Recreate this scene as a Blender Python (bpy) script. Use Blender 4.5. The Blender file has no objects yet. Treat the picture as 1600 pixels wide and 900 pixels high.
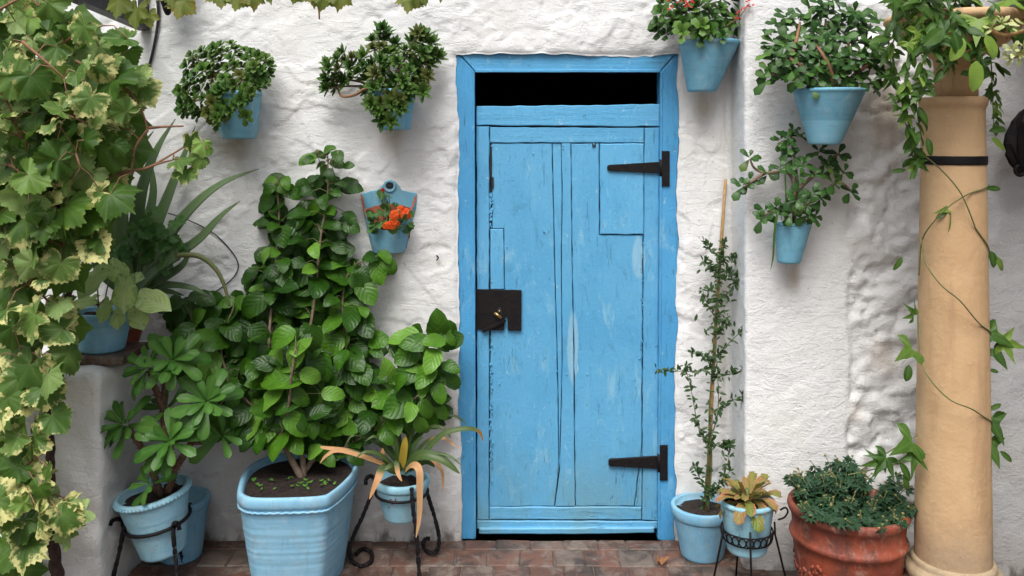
import bpy, bmesh, math, random
import numpy as np
from mathutils import Vector, Matrix

random.seed(7)
SC = bpy.context.scene
COL = SC.collection
R = math.radians

# ------------------------------------------------------------------ camera
CAM_Y, EYE, FPX, HORIZON = -3.64, 1.68, 1375.0, 210.0
cam_d = bpy.data.cameras.new('camera')
cam = bpy.data.objects.new('camera', cam_d)
COL.objects.link(cam)
cam.location = (0, CAM_Y, EYE)
cam.rotation_euler = (R(90), 0, 0)
cam_d.sensor_width = 36.0
cam_d.lens = 36.0 * FPX / 1600.0
cam_d.shift_y = -(450 - HORIZON) / 1600.0
cam_d.clip_start = 0.05
cam_d.clip_end = 500
SC.camera = cam

# ------------------------------------------------------------------ sky, sun, exposure
w = bpy.data.worlds.new('World')
SC.world = w
w.use_nodes = True
wn = w.node_tree
sky = wn.nodes.new('ShaderNodeTexSky')
sky.sky_type = 'NISHITA'
sky.sun_disc = False
SUN_DIR = Vector((-0.14, -0.50, 0.855)).normalized()        # towards the sun
sky.sun_elevation = math.asin(SUN_DIR.z)
sky.sun_rotation = math.atan2(SUN_DIR.x, SUN_DIR.y)
sky.air_density = 1.0
sky.dust_density = 4.0
sky.ozone_density = 1.0
hs = wn.nodes.new('ShaderNodeHueSaturation')
hs.inputs['Saturation'].default_value = 0.45
wn.links.new(sky.outputs['Color'], hs.inputs['Color'])
bg = wn.nodes['Background']
bg.inputs['Strength'].default_value = 0.06
wn.links.new(hs.outputs['Color'], bg.inputs['Color'])

sun_d = bpy.data.lights.new('sun', 'SUN')
sun_d.energy = 1.5
sun_d.angle = R(36)
sun_d.color = (1.0, 0.985, 0.96)
sun = bpy.data.objects.new('sun', sun_d)
sun.rotation_euler = SUN_DIR.to_track_quat('Z', 'Y').to_euler()
sun.location = (-2, -4, 6)
COL.objects.link(sun)

vs = SC.view_settings
vs.view_transform = 'Standard'
vs.look = 'None'
vs.exposure = 1.18
vs.gamma = 1.0
vs.use_curve_mapping = False
SC.render.engine = 'CYCLES'
SC.cycles.max_bounces = 4
SC.cycles.diffuse_bounces = 2
SC.cycles.glossy_bounces = 2
SC.cycles.transmission_bounces = 3
SC.cycles.use_adaptive_sampling = True
SC.cycles.adaptive_threshold = 0.03
SC.cycles.use_denoising = True

# ------------------------------------------------------------------ helpers
def P(px, py, Y):
    """point of the place at depth Y that stands at this photo pixel"""
    d = (Y - CAM_Y) / FPX
    return Vector(((px - 800) * d, Y, EYE - (py - HORIZON) * d))

def PZ(px, py, Z):
    d = (EYE - Z) / (py - HORIZON)
    return Vector(((px - 800) * d, CAM_Y + FPX * d, Z))

def PP(pts):
    return [P(*p) for p in pts]

def spline(pts, n=6, closed=False):
    pts = [Vector(p) for p in pts]
    out = []
    N = len(pts)
    rng = range(N) if closed else range(N - 1)
    for i in rng:
        if closed:
            p0, p1, p2, p3 = pts[i - 1], pts[i], pts[(i + 1) % N], pts[(i + 2) % N]
        else:
            p0, p1, p2, p3 = pts[max(i - 1, 0)], pts[i], pts[i + 1], pts[min(i + 2, N - 1)]
        for k in range(n):
            t = k / n
            out.append(0.5 * ((2 * p1) + (p2 - p0) * t + (2 * p0 - 5 * p1 + 4 * p2 - p3) * t * t
                              + (3 * p1 - p0 - 3 * p2 + p3) * t ** 3))
    if not closed:
        out.append(pts[-1])
    return out

_rt = np.random.RandomState(3).rand(256, 256)
def vnoise(x, z):
    xi = np.floor(x).astype(int); zi = np.floor(z).astype(int)
    fx = x - xi; fz = z - zi
    fx = fx * fx * (3 - 2 * fx); fz = fz * fz * (3 - 2 * fz)
    a = _rt[xi & 255, zi & 255]; b = _rt[(xi + 1) & 255, zi & 255]
    c = _rt[xi & 255, (zi + 1) & 255]; d = _rt[(xi + 1) & 255, (zi + 1) & 255]
    return (a * (1 - fx) + b * fx) * (1 - fz) + (c * (1 - fx) + d * fx) * fz
def fbm(x, z, o=4):
    s = 0; a = 0.5; t = 0
    for i in range(o):
        s = s + a * vnoise(x + 17.3 * i, z + 9.7 * i); t += a
        x = x * 2.03; z = z * 2.03; a *= 0.5
    return s / t
def sstep(a, b, x):
    t = np.clip((x - a) / (b - a), 0, 1)
    return t * t * (3 - 2 * t)
_rw = np.random.RandomState(11).rand(128, 128, 2)
def worley(x, z):
    xi = np.floor(x).astype(int); zi = np.floor(z).astype(int)
    f1 = np.full(x.shape, 9.0); f2 = np.full(x.shape, 9.0)
    for dx in (-1, 0, 1):
        for dz in (-1, 0, 1):
            cx = xi + dx; cz = zi + dz
            p = _rw[cx & 127, cz & 127]
            d = np.hypot(cx + p[..., 0] - x, cz + p[..., 1] - z)
            f2 = np.minimum(f2, np.maximum(f1, d)); f1 = np.minimum(f1, d)
    return f1, f2

# ---- object bookkeeping
def tag(o, label=None, cat=None, group=None, kind=None):
    if label: o['label'] = label
    if cat: o['category'] = cat
    if group: o['group'] = group
    if kind: o['kind'] = kind
    return o

def thing(name, loc, label, cat, group=None):
    o = bpy.data.objects.new(name, None)
    o.empty_display_size = 0.1
    o.location = loc
    COL.objects.link(o)
    return tag(o, label, cat, group, 'thing')

def adopt(o, parent):
    o.parent = parent
    if parent.type == 'EMPTY':
        o.matrix_parent_inverse = Matrix.Translation(-Vector(parent.location))
    return o

class MB:
    """collects geometry in world coordinates, links it as one mesh object"""
    def __init__(s):
        s.v = []; s.f = []; s.sm = []; s.at = {}
    def add(s, vs_, fs, smooth=True):
        b = len(s.v)
        s.v += [tuple(p) for p in vs_]
        s.f += [tuple(i + b for i in f) for f in fs]
        s.sm += [smooth] * len(fs)
        return b
    def tube(s, pts, rad, n=8, cap=True, flat=1.0):
        pts = [Vector(p) for p in pts]
        if not hasattr(rad, '__len__'): rad = [rad] * len(pts)
        if len(rad) != len(pts):
            rad = list(np.interp(np.linspace(0, 1, len(pts)), np.linspace(0, 1, len(rad)), rad))
        up = None; vs_ = []; fs = []
        for i, p in enumerate(pts):
            t = (pts[min(i + 1, len(pts) - 1)] - pts[max(i - 1, 0)])
            if t.length < 1e-9: t = Vector((0, 0, 1))
            t.normalize()
            if up is None:
                up = Vector((0, 1, 0)) if abs(t.y) < 0.9 else Vector((1, 0, 0))
            up = (up - t * up.dot(t))
            if up.length < 1e-6: up = t.orthogonal()
            up.normalize()
            sd = t.cross(up)
            for k in range(n):
                a = 2 * math.pi * k / n
                vs_.append(p + (sd * math.cos(a) + up * math.sin(a) * flat) * rad[i])
        for i in range(len(pts) - 1):
            for k in range(n):
                a = i * n + k; b = i * n + (k + 1) % n
                fs.append((a, b, b + n, a + n))
        if cap:
            fs.append(tuple(range(n - 1, -1, -1)))
            m = (len(pts) - 1) * n
            fs.append(tuple(range(m, m + n)))
        s.add(vs_, fs)
    def lathe(s, prof, c=(0, 0, 0), n=40, M=None, wob=0.0, seed=0, closed=False):
        c = Vector(c); vs_ = []; fs = []
        for j, (r, z) in enumerate(prof):
            for k in range(n):
                a = 2 * math.pi * k / n
                rr = r * (1 + wob * math.sin(2 * a + seed) + 0.6 * wob * math.sin(3 * a + seed * 2 + z * 9))
                p = Vector((rr * math.cos(a), rr * math.sin(a), z))
                if M is not None: p = M @ p
                vs_.append(p + c)
        for j in range(len(prof) - 1):
            for k in range(n):
                a = j * n + k; b = j * n + (k + 1) % n
                fs.append((a, b, b + n, a + n))
        if not closed:
            fs.append(tuple(range(n - 1, -1, -1)))
            m = (len(prof) - 1) * n
            fs.append(tuple(range(m, m + n)))
        s.add(vs_, fs)
    def box(s, x0, x1, y0, y1, z0, z1):
        v = [(x, y, z) for x in (x0, x1) for y in (y0, y1) for z in (z0, z1)]
        s.add(v, [(0, 1, 3, 2), (4, 6, 7, 5), (0, 4, 5, 1), (2, 3, 7, 6), (0, 2, 6, 4), (1, 5, 7, 3)], False)
    def slab(s, poly, yf, th, bev=0.003):
        """prism from an outline in XZ; its front (towards -Y) chamfered"""
        n = len(poly)
        area = sum(poly[i][0] * poly[(i + 1) % n][1] - poly[(i + 1) % n][0] * poly[i][1] for i in range(n))
        if area < 0: poly = poly[::-1]
        ins = []
        for i in range(n):
            p = Vector(poly[i]).to_2d(); a = Vector(poly[i - 1]).to_2d(); b = Vector(poly[(i + 1) % n]).to_2d()
            e1 = (p - a).normalized(); e2 = (b - p).normalized()
            n1 = Vector((-e1.y, e1.x)); n2 = Vector((-e2.y, e2.x))
            m = n1 + n2
            m = m / max(m.length_squared / 2, 0.35) 
            ins.append(p + m * bev)
        vs_ = [(p[0], yf, p[1]) for p in ins] + [(p[0], yf + bev, p[1]) for p in poly] + [(p[0], yf + th, p[1]) for p in poly]
        fs = [tuple(range(n))]
        for i in range(n):
            j = (i + 1) % n
            fs.append((i, i + n, j + n, j)); fs.append((i + n, i + 2 * n, j + 2 * n, j + n))
        fs.append(tuple(range(3 * n - 1, 2 * n - 1, -1)))
        s.add(vs_, fs, False)
    def ball(s, c, r, n=8, sc=(1, 1, 1)):
        prof = []
        for j in range(n // 2 + 1):
            a = -math.pi / 2 + math.pi * j / (n // 2)
            prof.append((max(r * math.cos(a), r * 0.02), r * math.sin(a)))
        s.lathe(prof, c, n, Matrix.Diagonal(sc))
    def mesh(s, name, mat):
        me = bpy.data.meshes.new(name)
        me.from_pydata(s.v, [], s.f)
        me.polygons.foreach_set('use_smooth', s.sm)
        for k, arr in s.at.items():
            a = me.attributes.new(k, 'FLOAT', 'POINT'); a.data.foreach_set('value', arr)
        if mat: me.materials.append(mat)
        me.update()
        return me
    def build(s, name, mat, parent=None):
        o = bpy.data.objects.new(name, s.mesh(name, mat))
        COL.objects.link(o)
        if parent is not None: adopt(o, parent)
        return o

# ------------------------------------------------------------------ material helpers
def newmat(name):
    m = bpy.data.materials.new(name); m.use_nodes = True
    t = m.node_tree
    return m, t, t.nodes['Principled BSDF']
def nd(t, ty, **kw):
    n = t.nodes.new('ShaderNode' + ty)
    for k, v in kw.items():
        k2 = k.replace('_', ' ')
        if k2 in n.inputs:
            if isinstance(v, bpy.types.NodeSocket): t.links.new(v, n.inputs[k2])
            else: n.inputs[k2].default_value = v
        else: setattr(n, k, v)
    return n
def setin(t, n, k, v):
    if isinstance(v, bpy.types.NodeSocket): t.links.new(v, n.inputs[k])
    else: n.inputs[k].default_value = v
def c4(c): return (c[0], c[1], c[2], 1.0)
def mix(t, f, a, b, mode='MIX'):
    n = t.nodes.new('ShaderNodeMix'); n.data_type = 'RGBA'; n.blend_type = mode
    for i, v in ((0, f), (6, a), (7, b)):
        if isinstance(v, bpy.types.NodeSocket): t.links.new(v, n.inputs[i])
        else: n.inputs[i].default_value = v if i == 0 else c4(v)
    return n.outputs[2]
def mth(t, op, a, b=0.0, c=None):
    n = t.nodes.new('ShaderNodeMath'); n.operation = op
    for i, v in enumerate((a, b) if c is None else (a, b, c)):
        if isinstance(v, bpy.types.NodeSocket): t.links.new(v, n.inputs[i])
        else: n.inputs[i].default_value = v
    return n.outputs[0]
def mr(t, v, a, b, c=0.0, d=1.0):
    n = nd(t, 'MapRange'); n.interpolation_type = 'SMOOTHSTEP'
    setin(t, n, 0, v)
    for i, q in enumerate((a, b, c, d)): n.inputs[i + 1].default_value = q
    return n.outputs[0]
def noise(t, vec, scale, detail=5, rough=0.55, dist=0.0):
    n = nd(t, 'TexNoise', Scale=scale, Detail=detail, Roughness=rough, Distortion=dist)
    if vec is not None: t.links.new(vec, n.inputs['Vector'])
    return n.outputs['Fac']
def wpos(t):
    return nd(t, 'NewGeometry').outputs['Position']
def mapv(t, vec, scale=(1, 1, 1), loc=(0, 0, 0), rot=(0, 0, 0)):
    n = nd(t, 'Mapping'); t.links.new(vec, n.inputs['Vector'])
    n.inputs['Scale'].default_value = scale; n.inputs['Location'].default_value = loc; n.inputs['Rotation'].default_value = rot
    return n.outputs['Vector']
def bump(t, bs, h, strength, dist, prev=None):
    n = nd(t, 'Bump', Strength=strength, Distance=dist)
    t.links.new(h, n.inputs['Height'])
    if prev is not None: t.links.new(prev, n.inputs['Normal'])
    if bs is not None: t.links.new(n.outputs['Normal'], bs.inputs['Normal'])
    return n.outputs['Normal']
def sepz(t, vec):
    n = nd(t, 'SeparateXYZ'); t.links.new(vec, n.inputs[0]); return n.outputs
def rnd(t): return nd(t, 'ObjectInfo').outputs['Random']

def m_plaster(name, white=(0.81, 0.81, 0.80), cream=(0.71, 0.66, 0.55), cream_amt=0.26, grit=1.0, dirt=1.0, stains=()):
    m, t, b = newmat(name)
    p = wpos(t)
    big = noise(t, p, 1.6, 3, 0.6, 0.6)
    c = mix(t, mr(t, big, 0.50, 0.75, 0, cream_amt), white, cream)
    grey = noise(t, mapv(t, p, (1, 1, 0.6), (5, 2, 1)), 2.6, 4, 0.65, 0.4)
    c = mix(t, mr(t, grey, 0.54, 0.80, 0, 0.24), c, (0.53, 0.55, 0.58))
    spk = noise(t, p, 55, 1, 0.6)
    c = mix(t, mr(t, spk, 0.70, 0.78, 0, 0.35), c, (0.38, 0.34, 0.28))
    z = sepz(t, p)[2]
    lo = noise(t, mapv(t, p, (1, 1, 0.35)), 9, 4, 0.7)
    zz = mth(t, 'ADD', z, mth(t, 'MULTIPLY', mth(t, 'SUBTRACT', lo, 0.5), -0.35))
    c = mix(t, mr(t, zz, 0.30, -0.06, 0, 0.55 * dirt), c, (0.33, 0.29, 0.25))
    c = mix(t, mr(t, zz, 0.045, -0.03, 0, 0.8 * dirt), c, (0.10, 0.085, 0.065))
    xyz = sepz(t, p)
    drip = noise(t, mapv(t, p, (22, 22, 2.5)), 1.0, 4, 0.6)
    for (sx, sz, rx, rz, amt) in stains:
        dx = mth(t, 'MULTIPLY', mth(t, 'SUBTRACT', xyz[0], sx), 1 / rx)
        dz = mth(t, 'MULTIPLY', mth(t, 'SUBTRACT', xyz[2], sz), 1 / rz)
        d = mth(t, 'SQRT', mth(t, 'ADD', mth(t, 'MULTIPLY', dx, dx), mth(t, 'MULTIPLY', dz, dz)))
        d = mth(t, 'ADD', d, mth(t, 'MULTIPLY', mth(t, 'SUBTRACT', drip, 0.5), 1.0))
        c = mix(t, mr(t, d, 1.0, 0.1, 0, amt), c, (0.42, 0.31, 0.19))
    t.links.new(c, b.inputs['Base Color'])
    b.inputs['Roughness'].default_value = 0.85
    b.inputs['Specular IOR Level'].default_value = 0.25
    n1 = bump(t, None, noise(t, p, 24, 4, 0.62, 0.4), 0.6 * grit, 0.014)
    n2 = bump(t, None, noise(t, mapv(t, p, (1, 1, 1.5)), 95, 3, 0.65), 0.6 * grit, 0.006, n1)
    st = noise(t, mapv(t, p, (5, 5, 14), rot=(0, 0.35, 0)), 1.6, 5, 0.62, 1.2)
    bump(t, b, mr(t, st, 0.50, 0.53), 0.4, 0.005, n2)
    return m

def m_paint(name, base, dark, worn, grain_rot=(0, 0, 0), fades=(), grime=True, rough=0.45, along='z'):
    """old brush-painted timber: base colour with grain relief, cracks, specks"""
    m, t, b = newmat(name)
    p = wpos(t)
    sc = (38, 38, 2.2) if along == 'z' else (2.2, 38, 38)
    g = noise(t, mapv(t, p, sc), 1.0, 6, 0.65, 0.5)
    big = noise(t, p, 3.2, 5, 0.6, 0.5)
    c = mix(t, mr(t, big, 0.35, 0.72), base, dark)
    c = mix(t, mr(t, g, 0.55, 0.72, 0, 0.30), c, worn)
    pal = noise(t, mapv(t, p, (1, 1, .45), (6, 3, 2)), 13, 4, 0.72, 0.6)
    rb = rnd(t)
    c = mix(t, mth(t, 'MULTIPLY', rb, 0.22), c, [x * .72 for x in dark])
    c = mix(t, mr(t, pal, 0.55, 0.74, 0, 0.5), c, (0.32, 0.58, 0.71))
    chp = noise(t, mapv(t, p, (1, 1, .6), (8, 2, 6)), 42, 4, 0.7, 0.6)
    c = mix(t, mr(t, chp, 0.65, 0.70, 0, 0.7), c, (0.42, 0.62, 0.70))
    c = mix(t, mr(t, chp, 0.34, 0.29, 0, 0.75), c, (0.05, 0.17, 0.26))
    drk = noise(t, mapv(t, p, (1, 1, .4), (1, 7, 4)), 17, 4, 0.72, 0.5)
    c = mix(t, mr(t, drk, 0.55, 0.74, 0, 0.6), c, (0.07, 0.26, 0.43))
    sc2 = (90, 90, 9) if along == 'z' else (9, 90, 90)
    ck = noise(t, mapv(t, p, sc2, (3, 1, 7)), 1.0, 5, 0.7, 0.7)
    area = noise(t, p, 4.5, 3, 0.5)
    cm = mth(t, 'MULTIPLY', mr(t, ck, 0.60, 0.66), mr(t, area, 0.40, 0.60, 0.12, 1.0))
    z = sepz(t, p)
    if grime:
        low = mr(t, z[2], 0.62, 0.05, 0, 1.0)
        cm = mth(t, 'MINIMUM', mth(t, 'MULTIPLY', cm, mth(t, 'ADD', 0.8, mth(t, 'MULTIPLY', low, 1.0))), 1.0)
        gz = noise(t, mapv(t, p, (1, 1, 0.5)), 6, 6, 0.7, 0.4)
        c = mix(t, mth(t, 'MULTIPLY', mr(t, z[2], 0.52, 0.08, 0, 0.9), mr(t, gz, 0.32, 0.66)), c, (0.15, 0.35, 0.46))
    for (fx, fz, rx, rz, amt) in fades:
        dx = mth(t, 'MULTIPLY', mth(t, 'SUBTRACT', z[0], fx), 1 / rx)
        dz = mth(t, 'MULTIPLY', mth(t, 'SUBTRACT', z[2], fz), 1 / rz)
        d = mth(t, 'SQRT', mth(t, 'ADD', mth(t, 'MULTIPLY', dx, dx), mth(t, 'MULTIPLY', dz, dz)))
        d = mth(t, 'ADD', d, mth(t, 'MULTIPLY', mth(t, 'SUBTRACT', noise(t, p, 16, 4), 0.5), 0.7))
        c = mix(t, mr(t, d, 1.0, 0.75, 0, amt), c, (0.36, 0.58, 0.70))
    c = mix(t, mth(t, 'MULTIPLY', cm, 0.7), c, (0.05, 0.12, 0.17))
    t.links.new(c, b.inputs['Base Color'])
    b.inputs['Roughness'].default_value = rough
    b.inputs['Specular IOR Level'].default_value = 0.4
    n1 = bump(t, None, g, 0.6, 0.005)
    n2 = bump(t, None, noise(t, p, 60, 6, 0.7, 0.3), 0.6, 0.004, n1)
    bump(t, b, mth(t, 'SUBTRACT', 1.0, cm), 0.5, 0.002, n2)
    return m

def m_pot(name, base, dark, chips=0.35, rough=0.56, ribs=0.0, mud=0.5, coat=None, mudcol=(0.30, 0.34, 0.31), limecol=None, mlo=0.47):
    m, t, b = newmat(name)
    p = wpos(t)
    big = noise(t, p, 9, 5, 0.6, 0.4)
    c = mix(t, mr(t, big, 0.40, 0.70), base, dark)
    if coat: c = mix(t, mr(t, sepz(t, p)[2], coat + .003, coat - .003, 0, .85), c, [min(1, x * 1.12 + .045) for x in base])
    streak = noise(t, mapv(t, p, (6, 6, 60)), 1.0, 5, 0.6, 0.6)
    c = mix(t, mr(t, streak, 0.52, 0.75, 0, 0.45), c, [x * 0.72 for x in dark])
    ch = noise(t, mapv(t, p, (1, 1, 1), (2, 5, 8)), 62, 4, 0.6, 0.8)
    where = noise(t, p, 7, 3)
    cf = mth(t, 'MULTIPLY', mr(t, ch, 0.63, 0.67), mr(t, where, 0.45, 0.62, 0.1, 1.0))
    c = mix(t, mth(t, 'MULTIPLY', cf, chips), c, (0.16, 0.12, 0.09))
    mk = noise(t, mapv(t, p, (1, 1, 0.5), (9, 4, 3)), 14, 6, 0.7)
    c = mix(t, mr(t, mk, mlo, mlo + .24, 0, mud), c, mudcol)
    lm = noise(t, mapv(t, p, (1, 1, 0.6), (3, 9, 6)), 21, 6, 0.72, 0.6)
    vd = noise(t, mapv(t, p, (55, 55, 5)), 1.0, 4, 0.65, 0.3)
    c = mix(t, mr(t, vd, 0.54, 0.74, 0, 0.4), c, [x * .6 for x in dark])
    c = mix(t, mr(t, lm, 0.52, 0.72, 0, 0.6), c, limecol or [min(1, x * 0.6 + 0.26) for x in base])
    t.links.new(c, b.inputs['Base Color'])
    t.links.new(mr(t, big, 0.3, 0.7, rough - 0.08, rough + 0.2), b.inputs['Roughness'])
    n1 = bump(t, None, streak, 0.25, 0.003)
    bump(t, b, noise(t, p, 90, 4, 0.6), 0.18, 0.002, n1)
    return m

def m_simple(name, a, bcol, scale=20, rough=0.8, bs=0.4, bd=0.004, metal=0.0, rv=0.0):
    m, t, b = newmat(name)
    p = wpos(t)
    n = noise(t, p, scale, 6, 0.65, 0.3)
    f = mr(t, n, 0.35, 0.68)
    if rv > 0: f = mth(t, 'ADD', mth(t, 'MULTIPLY', f, 1 - rv), mth(t, 'MULTIPLY', rnd(t), rv))
    t.links.new(mix(t, f, a, bcol), b.inputs['Base Color'])
    b.inputs['Roughness'].default_value = rough
    b.inputs['Metallic'].default_value = metal
    bump(t, b, noise(t, p, scale * 3, 5, 0.6), bs, bd)
    return m

def m_leaf(name, c1, c2, vein=(0.2, 0.3, 0.08), vein_amt=0.4, edge=None, e_lo=0.6, e_hi=0.95, e_amt=1.0, rough=0.38,
           trans=0.22, quilt=0.0, tip=None, t_lo=0.5, t_hi=0.8, odd=None, odd_amt=0.0, spec=0.28, spots=None):
    m, t, b = newmat(name)
    at = lambda k: nd(t, 'Attribute', attribute_name=k).outputs['Fac']
    oc = nd(t, 'TexCoord').outputs['Object']
    r = rnd(t)
    big = noise(t, oc, 3.0, 3)
    f = mth(t, 'ADD', mth(t, 'MULTIPLY', r, 0.65), mth(t, 'MULTIPLY', mr(t, big, 0.3, 0.7), 0.35))
    c = mix(t, f, c1, c2)
    if odd is not None:
        r2 = mth(t, 'FRACT', mth(t, 'MULTIPLY', r, 37.7))
        c = mix(t, mr(t, r2, 1 - odd_amt, 1 - odd_amt + 0.06, 0, 0.8), c, odd)
    if edge is not None:
        e = mth(t, 'ADD', at('edge'), mth(t, 'MULTIPLY', mth(t, 'SUBTRACT', noise(t, oc, 2.6, 4, 0.7), 0.5), 2.3))
        e = mth(t, 'ADD', e, mth(t, 'MULTIPLY', at('vein'), -0.18))
        r3 = mth(t, 'FRACT', mth(t, 'MULTIPLY', r, 91.3))
        e = mth(t, 'ADD', e, mth(t, 'MULTIPLY', mth(t, 'SUBTRACT', r3, 0.66), 0.8))
        c = mix(t, mr(t, e, e_lo, e_hi, 0, e_amt), c, edge)
    if spots is not None:
        sp_ = noise(t, oc, 9, 4, .7, .5)
        c = mix(t, mr(t, mth(t, 'ADD', sp_, mth(t, 'MULTIPLY', at('edge'), .10)), .70, .78, 0, .8), c, spots)
    if tip is not None:
        a = mth(t, 'ADD', at('along'), mth(t, 'MULTIPLY', mth(t, 'SUBTRACT', noise(t, oc, 8, 3), 0.5), 0.3))
        c = mix(t, mr(t, a, t_lo, t_hi), c, tip)
    vf = mth(t, 'POWER', at('vein'), 5.0)
    c = mix(t, mth(t, 'MULTIPLY', vf, vein_amt), c, vein)
    nrm = None
    if quilt > 0:
        s = mth(t, 'SUBTRACT', mth(t, 'MULTIPLY', at('along'), 34.0), mth(t, 'MULTIPLY', mth(t, 'ABSOLUTE', at('across')), 13.0))
        wv = mth(t, 'ABSOLUTE', mth(t, 'SINE', mth(t, 'MULTIPLY', s, 0.5)))
        c = mix(t, mr(t, wv, 0.22, 0.0, 0, vein_amt * 0.6), c, vein)
        nrm = bump(t, None, wv, quilt, 0.01)
    t.links.new(c, b.inputs['Base Color'])
    b.inputs['Roughness'].default_value = rough
    b.inputs['Specular IOR Level'].default_value = spec
    bump(t, b, noise(t, oc, 14, 4), 0.15, 0.01, nrm)
    if trans > 0:
        tr = nd(t, 'BsdfTranslucent')
        t.links.new(mix(t, 0.5, c, (0.22, 0.38, 0.05), 'MIX'), tr.inputs['Color'])
        mx = nd(t, 'MixShader'); mx.inputs[0].default_value = trans
        t.links.new(b.outputs[0], mx.inputs[1]); t.links.new(tr.outputs[0], mx.inputs[2])
        t.links.new(mx.outputs[0], t.nodes['Material Output'].inputs['Surface'])
    return m

MAT = {}
YPP = -0.24
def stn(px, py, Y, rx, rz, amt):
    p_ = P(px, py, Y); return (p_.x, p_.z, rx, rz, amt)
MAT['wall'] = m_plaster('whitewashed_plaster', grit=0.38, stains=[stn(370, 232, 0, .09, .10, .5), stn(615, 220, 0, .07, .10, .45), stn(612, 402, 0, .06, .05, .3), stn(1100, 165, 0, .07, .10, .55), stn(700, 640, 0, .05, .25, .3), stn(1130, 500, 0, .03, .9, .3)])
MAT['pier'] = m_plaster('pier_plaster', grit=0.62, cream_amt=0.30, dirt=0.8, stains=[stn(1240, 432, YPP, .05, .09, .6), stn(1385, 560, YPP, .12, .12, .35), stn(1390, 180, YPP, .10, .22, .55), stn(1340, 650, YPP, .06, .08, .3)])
MAT['ledge'] = m_plaster('ledge_plaster', white=(0.84, 0.83, 0.81), grit=0.9, dirt=0.4, cream_amt=.4)
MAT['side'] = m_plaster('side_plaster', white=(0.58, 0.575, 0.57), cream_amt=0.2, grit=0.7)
fa = P(895, 545, .045); fb = P(998, 405, .045)
BL, BD, BW = (0.135, 0.44, 0.71), (0.10, 0.385, 0.66), (0.22, 0.52, 0.72)
MAT['door'] = m_paint('door_paint', BL, BD, BW, fades=((fa.x, fa.z, .026, .165, .55), (fb.x, fb.z, .030, .10, .5)))
MAT['door_h'] = m_paint('door_paint_rails', BL, BD, BW, along='x')
MAT['frame'] = m_paint('frame_paint', (0.09, 0.37, 0.67), (0.075, 0.33, 0.62), (0.14, 0.43, 0.69), grime=False, rough=0.38)
MAT['frame_h'] = m_paint('lintel_paint', (0.105, 0.40, 0.68), (0.09, 0.35, 0.63), (0.15, 0.45, 0.70), grime=False, rough=0.38, along='x')
MAT['iron'] = m_simple('black_iron', (0.006, 0.005, 0.006), (0.013, 0.009, 0.009), 34, 0.6, 0.4, 0.003)
MAT['iron'].node_tree.nodes['Principled BSDF'].inputs['Specular IOR Level'].default_value = 0.25
MAT['brass'] = m_simple('brass', (0.45, 0.30, 0.12), (0.30, 0.2, 0.08), 60, 0.35, 0.2, 0.001, 0.9)
MAT['dark'] = m_simple('dark_interior', (0.03, 0.03, 0.032), (0.02, 0.02, 0.02), 5, 0.9)
MAT['pot_pale'] = m_pot('pale_blue_paint', (0.33, 0.60, 0.72), (0.27, 0.53, 0.67), 0.6)
MAT['pot_big'] = m_pot('big_blue_paint', (0.27, 0.53, 0.70), (0.21, 0.455, 0.64), 0.35, mud=0.4)
MAT['pot_mid'] = m_pot('mid_blue_paint', (0.24, 0.49, 0.66), (0.18, 0.42, 0.60), 0.35, mud=0.35)
MAT['pot_wall'] = m_pot('wall_pot_paint', (0.17, 0.43, 0.57), (0.14, 0.37, 0.51), 0.5, rough=0.6, mud=0.4)
MAT['pot_two'] = m_pot('two_coat_blue_paint', (0.17, 0.43, 0.57), (0.145, 0.38, 0.52), 0.3, rough=0.6, mud=0.3, coat=P(0, 188, -.5).z)
MAT['pot_chip'] = m_pot('chipped_blue_paint', (0.30, 0.57, 0.68), (0.25, 0.5, 0.62), 1.0, mud=0.5)
MAT['terra'] = m_pot('terracotta', (0.31, 0.066, 0.030), (0.20, 0.040, 0.021), 0.9, rough=0.6, mud=0.9, mudcol=(0.07, 0.035, 0.028), limecol=(0.45, 0.30, 0.24), mlo=0.44)
MAT['terra_in'] = m_simple('bare_terracotta', (0.40, 0.12, 0.06), (0.30, 0.08, 0.04), 30, 0.8)
MAT['column'] = m_simple('ochre_stucco', (0.56, 0.345, 0.165), (0.47, 0.275, 0.125), 5, 0.75, 0.6, 0.005)
m, t, b = newmat('ochre_stucco'); MAT['column'] = m
p = wpos(t); z = sepz(t, p)[2]
c = mix(t, mr(t, noise(t, p, 4, 6, .65, .5), .35, .7), (0.63, 0.415, 0.225), (0.54, 0.34, 0.175))
c = mix(t, mr(t, noise(t, mapv(t, p, (9, 9, 1.2)), 1.0, 5, .65, .4), .52, .74, 0, .6), c, (0.38, 0.22, 0.11))
c = mix(t, mr(t, noise(t, p, 30, 5, .7), .62, .74, 0, .6), c, (0.68, 0.52, 0.34))
c = mix(t, mr(t, mth(t, 'ADD', z, mth(t, 'MULTIPLY', noise(t, p, 12, 5, .7), -.3)), .32, .05, 0, .6), c, (0.30, 0.23, 0.16))
t.links.new(c, b.inputs['Base Color']); b.inputs['Roughness'].default_value = .8
n1 = bump(t, None, noise(t, p, 60, 4, .65), .35, .006)
bump(t, b, noise(t, p, 9, 3, .6), .3, .015, n1)
MAT['stone'] = m_simple('pale_stone', (0.46, 0.35, 0.22), (0.32, 0.24, 0.15), 9, 0.85, 0.6, 0.006)
MAT['soil'] = m_simple('potting_soil', (0.020, 0.012, 0.009), (0.055, 0.035, 0.026), 70, 0.95, 1.0, 0.015)
MAT['wood'] = m_simple('dark_timber', (0.016, 0.014, 0.022), (0.035, 0.03, 0.04), 14, 0.6)
MAT['cane'] = m_simple('vine_cane', (0.30, 0.15, 0.075), (0.17, 0.085, 0.05), 40, 0.7, 0.5, 0.004)
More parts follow.
